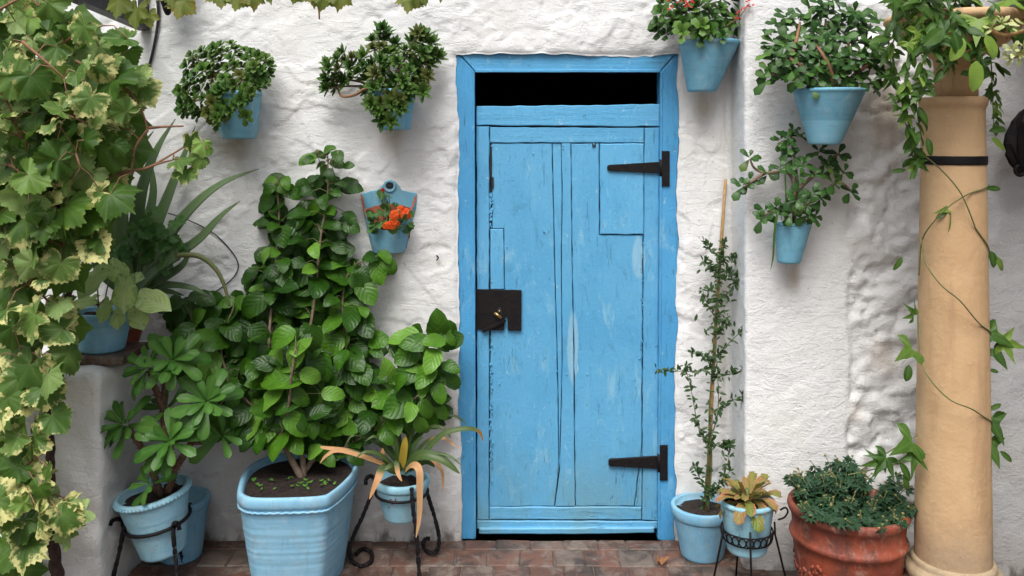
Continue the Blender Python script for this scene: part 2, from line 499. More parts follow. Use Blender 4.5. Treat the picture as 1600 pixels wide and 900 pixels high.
MAT['trunk'] = m_simple('vine_bark', (0.085, 0.045, 0.035), (0.035, 0.02, 0.018), 50, 0.9, 1.0, 0.01)
MAT['bark'] = m_simple('grey_bark', (0.26, 0.19, 0.13), (0.15, 0.10, 0.07), 40, 0.8, 0.6, 0.004)
MAT['thorn'] = m_simple('thorny_bark', (0.25, 0.14, 0.09), (0.10, 0.06, 0.04), 60, 0.9, 0.9, 0.006)
MAT['twig'] = m_simple('green_stem', (0.10, 0.15, 0.04), (0.16, 0.13, 0.06), 30, 0.6)
MAT['bamboo'] = m_simple('bamboo', (0.45, 0.27, 0.10), (0.32, 0.17, 0.07), 30, 0.5)
MAT['rubber'] = m_simple('black_cable', (0.012, 0.012, 0.014), (0.02, 0.02, 0.022), 30, 0.5)

# paving
m, t, b = newmat('paving_brick'); MAT['brick'] = m
p = wpos(t); r = rnd(t)
c = mix(t, r, (0.095, 0.048, 0.034), (0.17, 0.078, 0.052))
c = mix(t, mr(t, mth(t, 'FRACT', mth(t, 'MULTIPLY', r, 53.1)), 0.55, 0.95, 0, 0.7), c, (0.17, 0.135, 0.11))
st = noise(t, p, 11, 6, 0.7, 0.8)
c = mix(t, mr(t, st, 0.46, 0.62, 0, 0.9), c, (0.20, 0.155, 0.125))
sd = noise(t, mapv(t, p, (1, 1, 1), (4, 8, 1)), 8, 6, 0.7, 0.6)
c = mix(t, mr(t, sd, 0.45, 0.62, 0, 0.85), c, (0.055, 0.038, 0.028))
sw = noise(t, mapv(t, p, (1, 1, 1), (1, 3, 5)), 26, 5, 0.7, 0.5)
c = mix(t, mr(t, sw, 0.60, 0.74, 0, 0.6), c, (0.40, 0.35, 0.31))
t.links.new(c, b.inputs['Base Color'])
t.links.new(mr(t, sd, 0.4, 0.65, 0.75, 0.45), b.inputs['Roughness'])
bump(t, b, noise(t, p, 60, 6, 0.7), 0.5, 0.006)
MAT['mortar'] = m_simple('mortar', (0.07, 0.05, 0.04), (0.15, 0.12, 0.10), 14, 0.95, 0.8, 0.006)

# ------------------------------------------------------------------ ground and paving
mb = MB(); mb.add([(-60, -90, -0.004), (60, -90, -0.004), (60, 0.004, -0.004), (-60, 0.004, -0.004)], [(0, 1, 2, 3)], False)
ground = tag(mb.build('ground', MAT['mortar']), kind='structure')
ground['label'] = 'mortar bed of the courtyard paving'
ground['category'] = 'ground'
rs = random.Random(21)
def brick_verts(x0, x1, y0, y1):
    z = rs.uniform(-0.0005, 0.0035); b_ = 0.005
    q = lambda: rs.uniform(-0.004, 0.004)
    c0 = [(x0 + q(), y0 + q()), (x1 + q(), y0 + q()), (x1 + q(), y1 + q()), (x0 + q(), y1 + q())]
    cx, cy = (x0 + x1) / 2, (y0 + y1) / 2
    top = [(cx + (x - cx) * (1 - 2 * b_ / (x1 - x0)), cy + (y - cy) * (1 - 2 * b_ / (y1 - y0)), z + rs.uniform(-.0015, .0015)) for x, y in c0]
    return top + [(x, y, z - 0.004) for x, y in c0] + [(x, y, -0.012) for x, y in c0]
BF = [(0, 1, 2, 3)] + [(i + 4, (i + 1) % 4 + 4, (i + 1) % 4, i) for i in range(4)] + [(i + 8, (i + 1) % 4 + 8, (i + 1) % 4 + 4, i + 4) for i in range(4)]
far = MB()
y1 = 0.002
row = 0
while y1 > -3.4:
    dep = 0.085 if row == 0 else rs.choice((0.125, 0.13, 0.135))
    y0 = y1 - dep
    x = -1.46 + rs.uniform(-0.15, 0) if y1 > -0.5 else -2.6 + rs.uniform(-.1, 0)
    xe = 0.92 if y1 > -0.22 else 2.6
    while x < xe:
        wd = rs.choice((0.118, 0.13, 0.135, 0.135, 0.14, 0.25 if x < -0.6 else 0.13))
        vsb = brick_verts(x + .003, x + wd - .002, y0 + .002, y1 - .002)
        if y1 > -0.55:
            m1 = MB(); m1.add(vsb, BF, False); m1.build('brick', MAT['brick'], ground)
        else:
            far.add(vsb, BF, False)
        x += wd
    y1 = y0; row += 1
tag(far.build('brick_field', MAT['brick'], ground), kind='stuff')

mb = MB(); mb.box(-9, 9, -8.6, -8.3, -.02, 2.0)  # added behind the camera to cut light from the low sky
tag(mb.build('sky_block_wall', MAT['side']), 'plain wall on the other side of the courtyard', 'wall', kind='structure')

# ------------------------------------------------------------------ main wall with the door opening
def plaster_disp(x, z):
    h = 0.016 * (fbm(x * 1.1 + 3, z * 1.1 + 8, 3) - .5) + 0.010 * (fbm(x * 3.7 + 1, z * 3.7, 4) - .5)
    wx = x + 0.10 * fbm(x * 5 + 7, z * 5 + 2, 3); wz = z + 0.10 * fbm(x * 5 + 21, z * 5 + 4, 3)
    s1 = fbm(wx * 2.6 + 4, wz * 2.6 + 1, 5); s2 = fbm(wx * 4.1 + 31, wz * 4.1 + 15, 5); s3 = fbm(wx * 7 + 11, wz * 7 + 45, 4)
    h = h + 0.0050 * sstep(.50, .516, s1) + 0.0042 * sstep(.55, .563, s2) - 0.0034 * sstep(.60, .612, s3)
    u = x * math.cos(.5) + z * math.sin(.5); v = -x * math.sin(.5) + z * math.cos(.5)
    h = h + 0.009 * (fbm(u * 6, v * 19, 4) - .5) * sstep(.42, .6, fbm(x * 1.7 + 9, z * 1.7 + 3, 2))
    h = h + 0.0035 * (fbm(x * 13, z * 13, 3) - .5)
    return h

def sheet_faces(nu, nv, keep=None):
    fs = []
    for j in range(nv - 1):
        for i in range(nu - 1):
            if keep is None or keep(i, j):
                a = j * nu + i
                fs.append((a, a + 1, a + nu + 1, a + nu))
    return fs

zT = P(0, 86, 0).z
xl_t, xl_b = P(714, 86, 0).x, P(721, 842, 0).x
xr_t, xr_b = P(1060, 86, 0).x, P(1055, 842, 0).x
nl_, nm_, nr_ = 290, 110, 40
nzl, nzu = 270, 120
zs = np.concatenate([np.linspace(-0.06, zT, nzl), np.linspace(zT, 3.05, nzu)[1:]])
nu = nl_ + nm_ + nr_ + 1; nv = len(zs)
X = np.zeros((nv, nu)); Z = np.zeros((nv, nu))
ca = np.linspace(0, 1, nl_ + 1); cb = np.linspace(0, 1, nm_ + 1)[1:]; cc = np.linspace(0, 1, nr_ + 1)[1:]
xa = np.linspace(-2.9, -2.15, 40); 
wob = (fbm(zs * 9, zs * 0 + 3.3, 4) - .5) * 0.030
wob2 = (fbm(zs * 9, zs * 0 + 13.3, 4) - .5) * 0.030
for j, z in enumerate(zs):
    f = min(max(z / zT, 0), 1)
    fade = 1 if z <= zT else max(0, 1 - (z - zT) / .2)
    L_ = xl_b + (xl_t - xl_b) * f + wob[j] * fade
    R_ = xr_b + (xr_t - xr_b) * f + wob2[j] * fade
    X[j] = np.concatenate([-2.9 + (L_ + 2.9) * ca, L_ + (R_ - L_) * cb, R_ + (0.935 - R_) * cc])
    Z[j] = z
jt = nzl - 1
for j in range(nv):
    fall = max(0, 1 - abs(j - jt) / 6)
    Z[j] += fall * ((fbm(X[j] * 9 + 50, X[j] * 0, 4) - .5) * 0.026)
il, ir = nl_, nl_ + nm_
D = plaster_disp(X, Z)
qc = random.Random(77)
cr = [[(435, 55), (448, 75), (445, 100), (460, 122), (480, 130), (500, 128)], [(425, 165), (460, 172), (500, 165), (540, 172)], [(250, 40), (300, 52), (350, 45)], [(540, 60), (580, 52), (620, 56), (660, 48)], [(640, 420), (680, 470), (670, 500), (700, 530)], [(430, 215), (470, 220), (500, 240)], [(720, 30), (780, 50), (830, 40), (900, 62)], [(960, 30), (1010, 45), (1050, 40)]]
for i in range(16):
    x_, y_ = qc.uniform(240, 700), qc.uniform(10, 480); a_ = qc.uniform(-.6, .9); pl_ = []
    for k in range(qc.choice((3, 4, 5))):
        pl_.append((x_, y_)); a_ += qc.uniform(-.6, .6); st_ = qc.uniform(14, 34); x_ += math.cos(a_) * st_; y_ += math.sin(a_) * st_
    cr.append(pl_)
wb = .014 * (fbm(X * 30, Z * 30, 3) - .5)
for pl_ in cr:
    w_ = [P(a, b_, 0) for a, b_ in pl_]
    best = np.full(X.shape, 9.0); sgn = np.zeros(X.shape)
    for a, b_ in zip(w_, w_[1:]):
        ex, ez = b_.x - a.x, b_.z - a.z; L2 = ex * ex + ez * ez
        tt = np.clip(((X - a.x) * ex + (Z - a.z) * ez) / L2, 0, 1)
        dx_, dz_ = X - a.x - tt * ex, Z - a.z - tt * ez
        d_ = np.hypot(dx_, dz_) + wb
        cs = np.sign(ex * (Z - a.z) - ez * (X - a.x))
        m_ = d_ < best; sgn = np.where(m_, cs, sgn); best = np.minimum(best, d_)
    D = D + np.where(sgn > 0, .0032 * np.exp(-np.maximum(best, 0) / .022), -.0015 * np.exp(-np.maximum(best, 0) / .012)) * (.35 + 1.1 * fbm(X * 8 + 3, Z * 8, 2))
cl = (X[jt, il], X[jt, ir])
xm = np.clip(X, X[:, il:il + 1], X[:, ir:ir + 1])
dist = np.hypot(X - xm, np.maximum(Z - zT, 0) * (1))
D = D + 0.004 - 0.016 * np.exp(-(dist / 0.012) ** 1.0)
V = np.stack([X, -D, Z], -1).reshape(-1, 3)
verts = [tuple(v) for v in V]
faces = sheet_faces(nu, nv, lambda i, j: not (il <= i < ir and j < jt))
bd = [j * nu + il for j in range(jt + 1)] + [jt * nu + i for i in range(il + 1, ir + 1)] + [j * nu + ir for j in range(jt - 1, -1, -1)]
b0 = len(verts)
for k in bd: verts.append((verts[k][0], 0.05, verts[k][2]))
for k in range(len(bd) - 1): faces.append((bd[k], bd[k + 1], b0 + k + 1, b0 + k))
mb = MB(); mb.add(verts, faces)
house = thing('house_wall', (-0.9, 0.1, 0), 'long whitewashed lumpy plaster house wall around the blue door', 'wall')
mb.build('plaster_face', MAT['wall'], house)
mb = MB()
mb.box(-2.9, xl_b - .06, 0.06, 0.36, -0.06, 3.05); mb.box(xr_t + .06, .95, 0.06, 0.36, -0.06, 3.05)
mb.box(xl_b - .06, xr_t + .06, 0.06, 0.36, zT + .06, 3.05)
mb.build('wall_core', MAT['wall'], house)
# the dark room behind the door
mb = MB(); x0, x1, ya, yb, z0, z1 = -1.0, 1.2, 0.30, 2.4, -0.15, 2.3
vv = [(x, y, z) for x in (x0, x1) for y in (ya, yb) for z in (z0, z1)]
mb.add(vv, [(0, 2, 3, 1), (4, 5, 7, 6), (2, 6, 7, 3), (0, 4, 6, 2), (1, 3, 7, 5)], False)
mb.box(-.35, .75, 0.07, .32, -.16, -.15)
room = tag(mb.build('room', MAT['dark']), 'unlit dark room seen over and under the blue door', 'room', kind='structure')

# ------------------------------------------------------------------ right pier, rough stonework, shaded side wall
def path_sheet(path, z0, z1, step, disp):
    """vertical plaster sheet following a plan path; disp(s, x, z, S)"""
    pts = [Vector((a, b_)) for a, b_ in path]
    seg = [0]
    for a, b_ in zip(pts, pts[1:]): seg.append(seg[-1] + (b_ - a).length)
    ns = int(seg[-1] / step) + 1; nz = int((z1 - z0) / step) + 1
    ss = np.linspace(0, seg[-1], ns); zz = np.linspace(z0, z1, nz)
    px = np.interp(ss, seg, [q.x for q in pts]); py = np.interp(ss, seg, [q.y for q in pts])
    k = max(1, int(.012 / step))
    tx = np.gradient(px); ty = np.gradient(py)
    ln = np.hypot(tx, ty); nx, ny = ty / ln, -tx / ln
    S, ZZ = np.meshgrid(ss, zz)
    Dd = disp(S, px[None, :] + 0 * S, ZZ)
    VX = px[None, :] + nx[None, :] * Dd; VY = py[None, :] + ny[None, :] * Dd
    V = np.stack([VX, VY, ZZ], -1).reshape(-1, 3)
    return [tuple(v) for v in V], sheet_faces(ns, nz)
YP = -0.24
xr0 = P(1325, 0, YP).x
def arc(cx, cy, r, a0, a1, n=6):
    return [(cx + r * math.cos(R(a0 + (a1 - a0) * i / n)), cy + r * math.sin(R(a0 + (a1 - a0) * i / n))) for i in range(n + 1)]
path = arc(.88, .0 - .03, .022, 90, 0, 5) + arc(.902 + .014, YP + .014, .014, 180, 270, 5) + arc(1.70 - .04, YP + .04, .04, 270, 360, 6) + [(1.70, .1)]
def pier_disp(S, x, z):
    h = 0.3 * plaster_disp(x * .7 + 3 + S * .5, z + 5)
    m_ = sstep(xr0 - .004, xr0 + .012, x + .03 * (fbm(z * 6, z * 0 + 5, 3) - .5))
    wx = x + .09 * fbm(x * 6, z * 6, 3); wz = z + .09 * fbm(x * 6 + 9, z * 6 + 5, 3)
    f1, f2 = worley(wx * 5.2 + S, wz * 6.5)
    g1, g2 = worley(wx * 13 + 3 + S, wz * 15)
    pk = sstep(.45, .62, fbm(x * 5 + 40, z * 5 + 3, 3))
    rough = 0.026 * (0.62 - f1) + 0.016 * (0.5 - g1) + 0.060 * (fbm(wx * 5 + 2, wz * 6, 5) - .5) + .026 * (fbm(wx * 15, wz * 17, 5) - .5) - .012 * sstep(.56, .60, fbm(wx * 8 + 5, wz * 10 + 2, 4)) - .014 * pk * sstep(.10, .0, f2 - f1) - .010 * sstep(.60, .68, fbm(wx * 11, wz * 14 + 8, 4))
    return h * (1 - m_) + m_ * (rough * 0.85 - .020)
vv, ff = path_sheet(path, -0.03, 3.05, 0.011, pier_disp)
mb = MB(); mb.add(vv, ff)
pier = thing('wall_pier', (1.3, -.1, 0), 'projecting white pier of smooth plaster and rough whitewashed stone behind the ochre column', 'wall')
mb.build('plaster_face', MAT['pier'], pier)
mb = MB(); mb.box(.93, 1.60, -.16, .36, -.03, 3.04); mb.build('pier_core', MAT['pier'], pier)
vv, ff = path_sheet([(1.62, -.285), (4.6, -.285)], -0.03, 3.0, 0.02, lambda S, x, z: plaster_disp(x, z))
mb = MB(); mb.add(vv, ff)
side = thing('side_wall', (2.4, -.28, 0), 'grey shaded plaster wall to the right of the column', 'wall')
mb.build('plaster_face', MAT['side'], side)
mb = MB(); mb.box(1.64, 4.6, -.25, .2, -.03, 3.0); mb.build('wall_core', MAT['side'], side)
mb = MB(); mb.box(1.82, 4.6, -2.2, -.27, 2.26, 2.34)  # slab added out of view so the side wall falls into shade
roof = tag(mb.build('roof', MAT['wood']), 'dark timber porch roof over the side wall', 'roof', kind='structure')


# ------------------------------------------------------------------ left pier (ledge that carries pots)
def lumpy_box(x0, x1, y0, y1, z0, z1, step, bev, amp, seed=0):
    bm = bmesh.new()
    bmesh.ops.create_cube(bm, size=1)
    for v in bm.verts:
        v.co = Vector(((x0 + x1) / 2 + v.co.x * (x1 - x0), (y0 + y1) / 2 + v.co.y * (y1 - y0), (z0 + z1) / 2 + v.co.z * (z1 - z0)))
    bmesh.ops.bevel(bm, geom=bm.edges[:], offset=bev, segments=3, affect='EDGES', profile=0.5)
    for ax, (a, b_) in enumerate(((x0, x1), (y0, y1), (z0, z1))):
        n = int((b_ - a - 2 * bev) / step)
        no = [0, 0, 0]; no[ax] = 1
        for i in range(1, n):
            co = [0, 0, 0]; co[ax] = a + bev + (b_ - a - 2 * bev) * i / n
            bmesh.ops.bisect_plane(bm, geom=bm.verts[:] + bm.edges[:] + bm.faces[:], plane_co=co, plane_no=no, dist=1e-5)
    bm.normal_update()
    co = np.array([v.co[:] for v in bm.verts]); no = np.array([v.normal[:] for v in bm.verts])
    u = co[:, 0] + co[:, 1] * .73 + seed; q = co[:, 2] + co[:, 1] * .31 + seed
    d = amp * (fbm(u * 4, q * 4, 4) - .5) + amp * .6 * (fbm(u * 14, q * 14, 3) - .5)
    co = co + no * d[:, None]
    for v, c_ in zip(bm.verts, co): v.co = c_
    me = bpy.data.meshes.new('lumpy'); bm.to_mesh(me); bm.free()
    me.polygons.foreach_set('use_smooth', [True] * len(me.polygons))
    return me
LEDGE = 0.83
me = lumpy_box(-2.7, -1.462, -.52, .02, -.02, LEDGE, .017, .026, .040, 3)
me.materials.append(MAT['ledge'])
ledge = bpy.data.objects.new('ledge_wall', me); COL.objects.link(ledge)
tag(ledge, 'low whitewashed masonry ledge at the left that carries the aloe', 'wall', kind='thing')

# ------------------------------------------------------------------ door frame
DY, FY = 0.045, 0.016
def X_(px, Y): return P(px, 0, Y).x
def Z_(py, Y): return P(0, py, Y).z
frame = thing('door_frame', (0.22, .05, 0), 'blue painted timber door frame with mitred top corners set in the white wall', 'door frame')
def rough_edge(a, b_, n, amp, seed):
    q = random.Random(seed); out = []
    a = Vector(a); b_ = Vector(b_); d = (b_ - a).normalized(); nn = Vector((-d.y, d.x))
    for i in range(n):
        t = i / n
        out.append(tuple(a + (b_ - a) * t + (nn * q.uniform(-amp, amp) if i else nn * 0)))
    return out
def px_poly(pts, Y): return [(P(a, b_, Y).x, P(a, b_, Y).z) for a, b_ in pts]
def board(parent, name, pts, Y, th, mat, bev=.003, amp=.0012, seed=0, n=14, label=None):
    pl = px_poly(pts, Y); out = []
    for i in range(len(pl)):
        a = pl[i]; b_ = pl[(i + 1) % len(pl)]
        L = math.hypot(a[0] - b_[0], a[1] - b_[1])
        out += rough_edge(a, b_, max(1, int(L / .035)), amp, seed * 31 + i)
    mb = MB(); mb.slab(out, Y, th, bev)
    o = mb.build(name, mat, parent)
    if label: o['label'] = label
    return o
board(frame, 'jamb', [(706, 72), (741.0, 111.5), (743, 843), (706, 843)], FY, .10, MAT['frame'], .004, seed=1)
board(frame, 'jamb', [(1068, 72), (1032.5, 111.5), (1028.5, 845), (1068, 845)], FY, .10, MAT['frame'], .004, seed=2)
board(frame, 'lintel', [(707, 71), (1067, 71), (1032, 111), (741.5, 111)], FY, .10, MAT['frame_h'], .004, seed=3)
# bead on the inside of the frame
for pts in ([(737.5, 109), (741.5, 113), (743.5, 840), (740, 840)], [(1036, 109), (1032, 113), (1028, 842), (1031.5, 842)]):
    board(frame, 'bead', pts, FY - .004, .02, MAT['frame'], .002, .0006, 4)
board(frame, 'bead', [(742, 107.5), (1031.6, 108.5), (1031.6, 113), (742, 113)], FY - .003, .02, MAT['frame_h'], .002, .0006, 5)

# ------------------------------------------------------------------ door leaf
door = thing('plank_door', (0.22, .07, 0), 'weathered blue plank door with black strap hinges and iron lock plate', 'door')
mb = MB(); a = P(746, 168, DY); c_ = P(1027, 834, DY)
mb.box(a.x, c_.x, DY + .014, DY + .034, c_.z, a.z); mb.build('backing', MAT['dark'], door)
T = .022
board(door, 'rail', [(744.5, 166), (905, 164.5), (1031, 163), (1031, 197.5), (744.5, 196)], DY - .006, T, MAT['door_h'], .003, .002, 11)
board(door, 'stile', [(744.5, 197.4), (764.6, 197.6), (763.6, 812.5), (745.5, 812.5)], DY - .003, T, MAT['door'], .003, .0015, 12)
board(door, 'stile', [(1007.4, 200), (1030.6, 199.2), (1027.6, 814), (1003.6, 812.5), (1005, 560)], DY - .003, T, MAT['door'], .003, .0015, 13)
board(door, 'rail', [(765.6, 198.6), (1006.2, 199.8), (1006.2, 223), (766, 223)], DY - .002, T, MAT['door_h'], .003, .0015, 14)
board(door, 'plank', [(768.5, 224.2), (862.2, 224.2), (866.5, 420), (871.2, 600), (873, 735), (866, 791), (765, 791), (767, 453), (788.6, 453), (787.6, 357), (769.5, 357)], DY + .002, T, MAT['door'], .0025, .0012, 15)
board(door, 'patch', [(766, 358), (786.6, 358), (787.6, 452), (766.4, 452)], DY - .001, T, MAT['door'], .002, .001, 16)
board(door, 'plank', [(863.4, 224.2), (876.4, 224.2), (878, 300), (876.6, 420), (878, 560), (874.2, 733), (872.4, 600), (867.6, 420)], DY + .004, T, MAT['door'], .002, .0006, 17)
board(door, 'plank', [(877.6, 224.2), (891.6, 224.2), (893.6, 420), (896.3, 560), (897, 700), (898.6, 791), (867.6, 791), (875.2, 734), (879.2, 560), (877.8, 420), (879.2, 300)], DY - .001, T, MAT['door'], .002, .0008, 18)
board(door, 'plank', [(892.8, 224.2), (936.4, 224.2), (936.4, 367.6), (1004.6, 367.6), (1002.4, 700), (990.6, 791), (900, 791), (898.4, 700), (897.6, 560), (894.8, 420)], DY + .001, T, MAT['door'], .0035, .0018, 19)
board(door, 'patch', [(937.8, 224.4), (1006, 224.4), (1005.6, 366.2), (937.6, 366.2)], DY - .005, T, MAT['door'], .0035, .0018, 20)
board(door, 'wedge', [(1003.4, 702), (1002.6, 791), (992, 791)], DY + .001, T, MAT['door'], .002, .0006, 21)
board(door, 'rail', [(764.8, 792.4), (1002.4, 792.4), (1002.4, 812), (764.6, 812)], DY - .002, T, MAT['door_h'], .003, .0015, 22)
board(door, 'rail', [(745, 813.6), (1027.6, 815), (1027.4, 826.6), (745, 826.6)], DY - .003, T, MAT['door_h'], .003, .0012, 23)
board(door, 'drip_board', [(748.5, 825.4), (1022.5, 824.4), (1022.5, 833.5), (885, 835.5), (748.5, 835)], DY - .020, .032, MAT['door_h'], .005, .0012, 24)
# nail heads
mb = MB()
for (a, b_) in ((880, 228), (768, 228), (928, 225), (833, 240), (792, 386), (880, 232), (968, 240), (780, 600), (946, 362), (999, 560), (870, 580), (885, 585), (768, 440), (918, 585), (850, 362)):
    mb.ball(P(a, b_, DY - .003), .0042, 8, (1, .6, 1))
tag(mb.build('nail_heads', MAT['door'], door), kind='stuff')
# weather holes beside the stile: dark slips laid on in place of shade
for (a, b_, c_, d_) in ((765.2, 277, 771.5, 294), (766, 224.6, 768, 300), (925.5, 223.2, 931, 229.5)):
    board(door, 'hole_shade', [(a, b_), (c_, b_), (c_, d_), (a, d_)], DY - .0045, .004, MAT['dark'], .0006, .0006, int(a))
# peeling filler beside the left stile
mb = MB(); q = random.Random(4)
for i in range(90):
    yy = q.choice((q.uniform(300, 355), q.uniform(520, 760), q.uniform(560, 720)))
    pt = P(766 + q.uniform(-1, 3.5), yy, DY - .002)
    mb.ball(pt, q.uniform(.002, .0045), 6, (1, .7, q.uniform(1, 2.6)))
for i in range(40):
    pt = P(1004 + q.uniform(-3, 2.5), q.uniform(380, 560), DY - .001)
    mb.ball(pt, q.uniform(.0015, .0032), 6, (1, .6, q.uniform(1, 2.2)))
tag(mb.build('paint_blisters', MAT['door'], door), kind='stuff')

# lock plate with notch, key and bar
lp = board(door, 'lock_plate', [(742.6, 452), (815, 453.5), (814.6, 517), (793.6, 516.5), (792.6, 494), (789.2, 493.5), (787.4, 516), (743, 515.5)], DY - .012, .008, MAT['iron'], .0015, .0006, 31)
mb = MB(); mb.tube([P(781, 484, DY - .004), P(780, 487, DY - .028)], .004, 8); mb.tube([P(772, 489, DY - .03), P(784, 497, DY - .034)], .0062, 8, flat=.5)
mb.build('key', MAT['brass'], lp)
mb = MB(); mb.slab(px_poly([(752, 516), (789, 499), (791, 503), (756, 520)], DY - .02), DY - .022, .012, .001); mb.build('latch_bar', MAT['iron'], lp)
mb = MB(); mb.slab(px_poly([(778, 481), (783, 481), (784, 490), (782, 497), (777, 490)], DY - .014), DY - .0145, .004, .0006); mb.build('keyhole', MAT['dark'], lp)
# strap hinges
def hinge(y0, y1, xa, sy0, sy1, ty0, ty1, xp0, xp1, seed):
    st = board(door, 'strap_hinge', [(xa, ty0 + 2), (xa + 3, ty0), (xp0 - 3, sy0), (xp0 + 1, sy0), (xp0 + 1, sy1), (xp0 - 3, sy1), (xa + 3, ty1), (xa, ty1 - 2)], DY - .016, .010, MAT['iron'], .0015, .0005, seed)
    board(st, 'hinge_plate', [(xp0, y0), (xp1, y0), (xp1, y1), (xp0, y1)], FY - .008, .008, MAT['iron'], .0015, .0005, seed + 1)
    mb = MB(); mb.tube([P(xp0 - 1, sy0 - 4, DY - .028), P(xp0 - 1, sy1 + 4, DY - .028)], .0075, 10); mb.build('knuckle', MAT['iron'], st)
    mb = MB()
    for k in (.35, .62, .85): mb.ball(P(xa + (xp0 - xa) * k, (sy0 + sy1) / 2 + (3 if k > .7 else -2), DY - .016), .0042, 8, (1, .5, 1))
    for yy in (y0 + 7, y1 - 7): mb.ball(P((xp0 + xp1) / 2, yy, FY - .008), .0042, 8, (1, .5, 1))
    tag(mb.build('screw_heads', MAT['iron'], st), kind='stuff')
hinge(236, 291, 949, 253, 271, 257.5, 267, 1034, 1046.5, 41)
hinge(696, 751, 951, 713, 733, 717.5, 729, 1031, 1043.5, 51)

# ------------------------------------------------------------------ leaf meshes
def sh_ovate(v): return (v ** .55) * ((1 - v) ** .62) / 0.467
def sh_broad(v): return (v ** .42) * ((1 - v) ** .50) / 0.535
def sh_heart(v): return (v ** .40) * ((1 - v) ** .68) / 0.475
def sh_obov(v): return (v ** 1.05 * (1 - v) ** .33) / 0.52
def sh_lance(v): return (v ** .7) * ((1 - v) ** .8) / 0.37
def sh_spoon(v): return (0.12 + v ** 1.4 * 1.0) * ((1 - v ** 3) ** .55) / 0.66
def sh_strap(v): return min(1, .55 + v * 2) * (1 - v ** 3.0) ** .8
def blade(mb, W=.5, sh=sh_ovate, nl=8, nw=4, fold=.12, curl=.5, wave=.02, serr=0.0, M=None, seed=0, thick=0.0, twist=0.0):
    q = random.Random(seed); ph = q.uniform(0, 6)
    vs_ = []; e = []; vn = []; al = []; ac = []; fs = []
    layers = (1, -1) if thick > 0 else (1,)
    for ly in layers:
        base = len(vs_)
        for j in range(nl + 1):
            v = j / nl
            hw = W / 2 * (sh(min(max(v, .004), .997)) if 0 < j < nl else (.02 if j == nl else max(.04, sh(.01) * .6)))
            if serr and 0 < j < nl: hw *= 1 + serr * (1 if j % 2 else -1)
            a = curl * v
            cy = (math.sin(a) / curl if abs(curl) > 1e-4 else v); cz = -((1 - math.cos(a)) / curl if abs(curl) > 1e-4 else 0)
            ny_, nz_ = math.sin(a), math.cos(a)
            tw = twist * v
            for i in range(nw + 1):
                u = -1 + 2 * i / nw
                x = u * hw; h = fold * abs(x) + wave * math.sin(v * 9 + ph + (2 if u > 0 else 0)) * abs(u)
                if thick: h += ly * thick * .5 * (1 - u * u) * math.sin(math.pi * min(.98, v * .85 + .12)) - (.0 if ly > 0 else .0)
                xx = x * math.cos(tw) - h * math.sin(tw); hh = x * math.sin(tw) + h * math.cos(tw)
                pt = Vector((xx, cy + ny_ * hh, cz + nz_ * hh))
                vs_.append(M @ pt if M is not None else pt)
                e.append(max(abs(u) ** 1.5, v ** 6)); vn.append(1 - abs(u)); al.append(v); ac.append(u)
        for j in range(nl):
            for i in range(nw):
                k = base + j * (nw + 1) + i
                f = (k, k + 1, k + nw + 2, k + nw + 1)
                fs.append(f if ly > 0 else f[::-1])
    mb.add(vs_, fs)
    for k, arr in (('edge', e), ('vein', vn), ('along', al), ('across', ac)):
        mb.at.setdefault(k, []).extend(arr)

def palm(mb, lobes, serr=.06, nper=8, rings=(.3, .62, .85, 1.0), cup=.12, wavy=.06, seed=0, sinus=.28, M=None, k_narrow=1.0):
    """palmate leaf: lobes = [(angle deg from tip, length)], stalk joins at the origin, tip towards +Y"""
    q = random.Random(seed); ph = q.uniform(0, 6.28)
    lobes = sorted(lobes)
    A = [R(a) for a, _ in lobes]; Ln = [l for _, l in lobes]
    angs = []; rad = []; vn = []
    # lower end of first lobe side
    ends = [A[0] - R(38)] + A + [A[-1] + R(38)]
    lens = [Ln[0] * .25] + Ln + [Ln[-1] * .25]
    for s in range(len(ends) - 1):
        a0, a1 = ends[s], ends[s + 1]
        for k in range(nper):
            t = k / nper
            a = a0 + (a1 - a0) * t
            base = lens[s] * (1 - t) + lens[s + 1] * t
            if 0 < s < len(ends) - 2: notch = 1 - sinus * math.sin(math.pi * t) ** k_narrow
            else: notch = 1
            if s == 0: base = lens[0] + (lens[1] - lens[0]) * (t ** .6)
            if s == len(ends) - 2: base = lens[-2] + (lens[-1] - lens[-2]) * (t ** 1.8)
            tooth = 1 + (serr * (1 if k % 2 == 0 else -1)) if k else 1.05
            angs.append(a); rad.append(base * notch * tooth * (1 + q.uniform(-.03, .03)))
            vn.append(1.0 if k == 0 and 0 < s else max(0, 1 - min(t, 1 - t) * 5))
    angs.append(ends[-1]); rad.append(lens[-1]); vn.append(0)
    n = len(angs)
    vs_ = [Vector((0, 0, 0))]; e = [0]; v2 = [1]; al = [0]; ac = [0]
    for ri, rr in enumerate(rings):
        for k in range(n):
            r_ = rad[k] * rr if ri == len(rings) - 1 else rad[k] * rr * (1 if ri > 1 else 1) 
            x = math.sin(angs[k]) * r_; y = math.cos(angs[k]) * r_
            z = -cup * r_ * r_ + wavy * r_ * math.sin(angs[k] * 3 + ph) + .05 * rr * (vn[k] * -1 + .5) + wavy * .8 * rr ** 3 * math.sin(angs[k] * 7 + ph * 2)
            vs_.append(Vector((x, y, z))); e.append(rr ** 1.2); v2.append(vn[k]); al.append(rr); ac.append(0)
    fs = [(0, 1 + k + 1, 1 + k) for k in range(n - 1)]
    for ri in range(len(rings) - 1):
        for k in range(n - 1):
            a = 1 + ri * n + k
            fs.append((a, a + 1, a + n + 1, a + n))
    if M is not None: vs_ = [M @ p_ for p_ in vs_]
    mb.add(vs_, fs)
    for k, arr in (('edge', e), ('vein', v2), ('along', al), ('across', ac)):
        mb.at.setdefault(k, []).extend(arr)

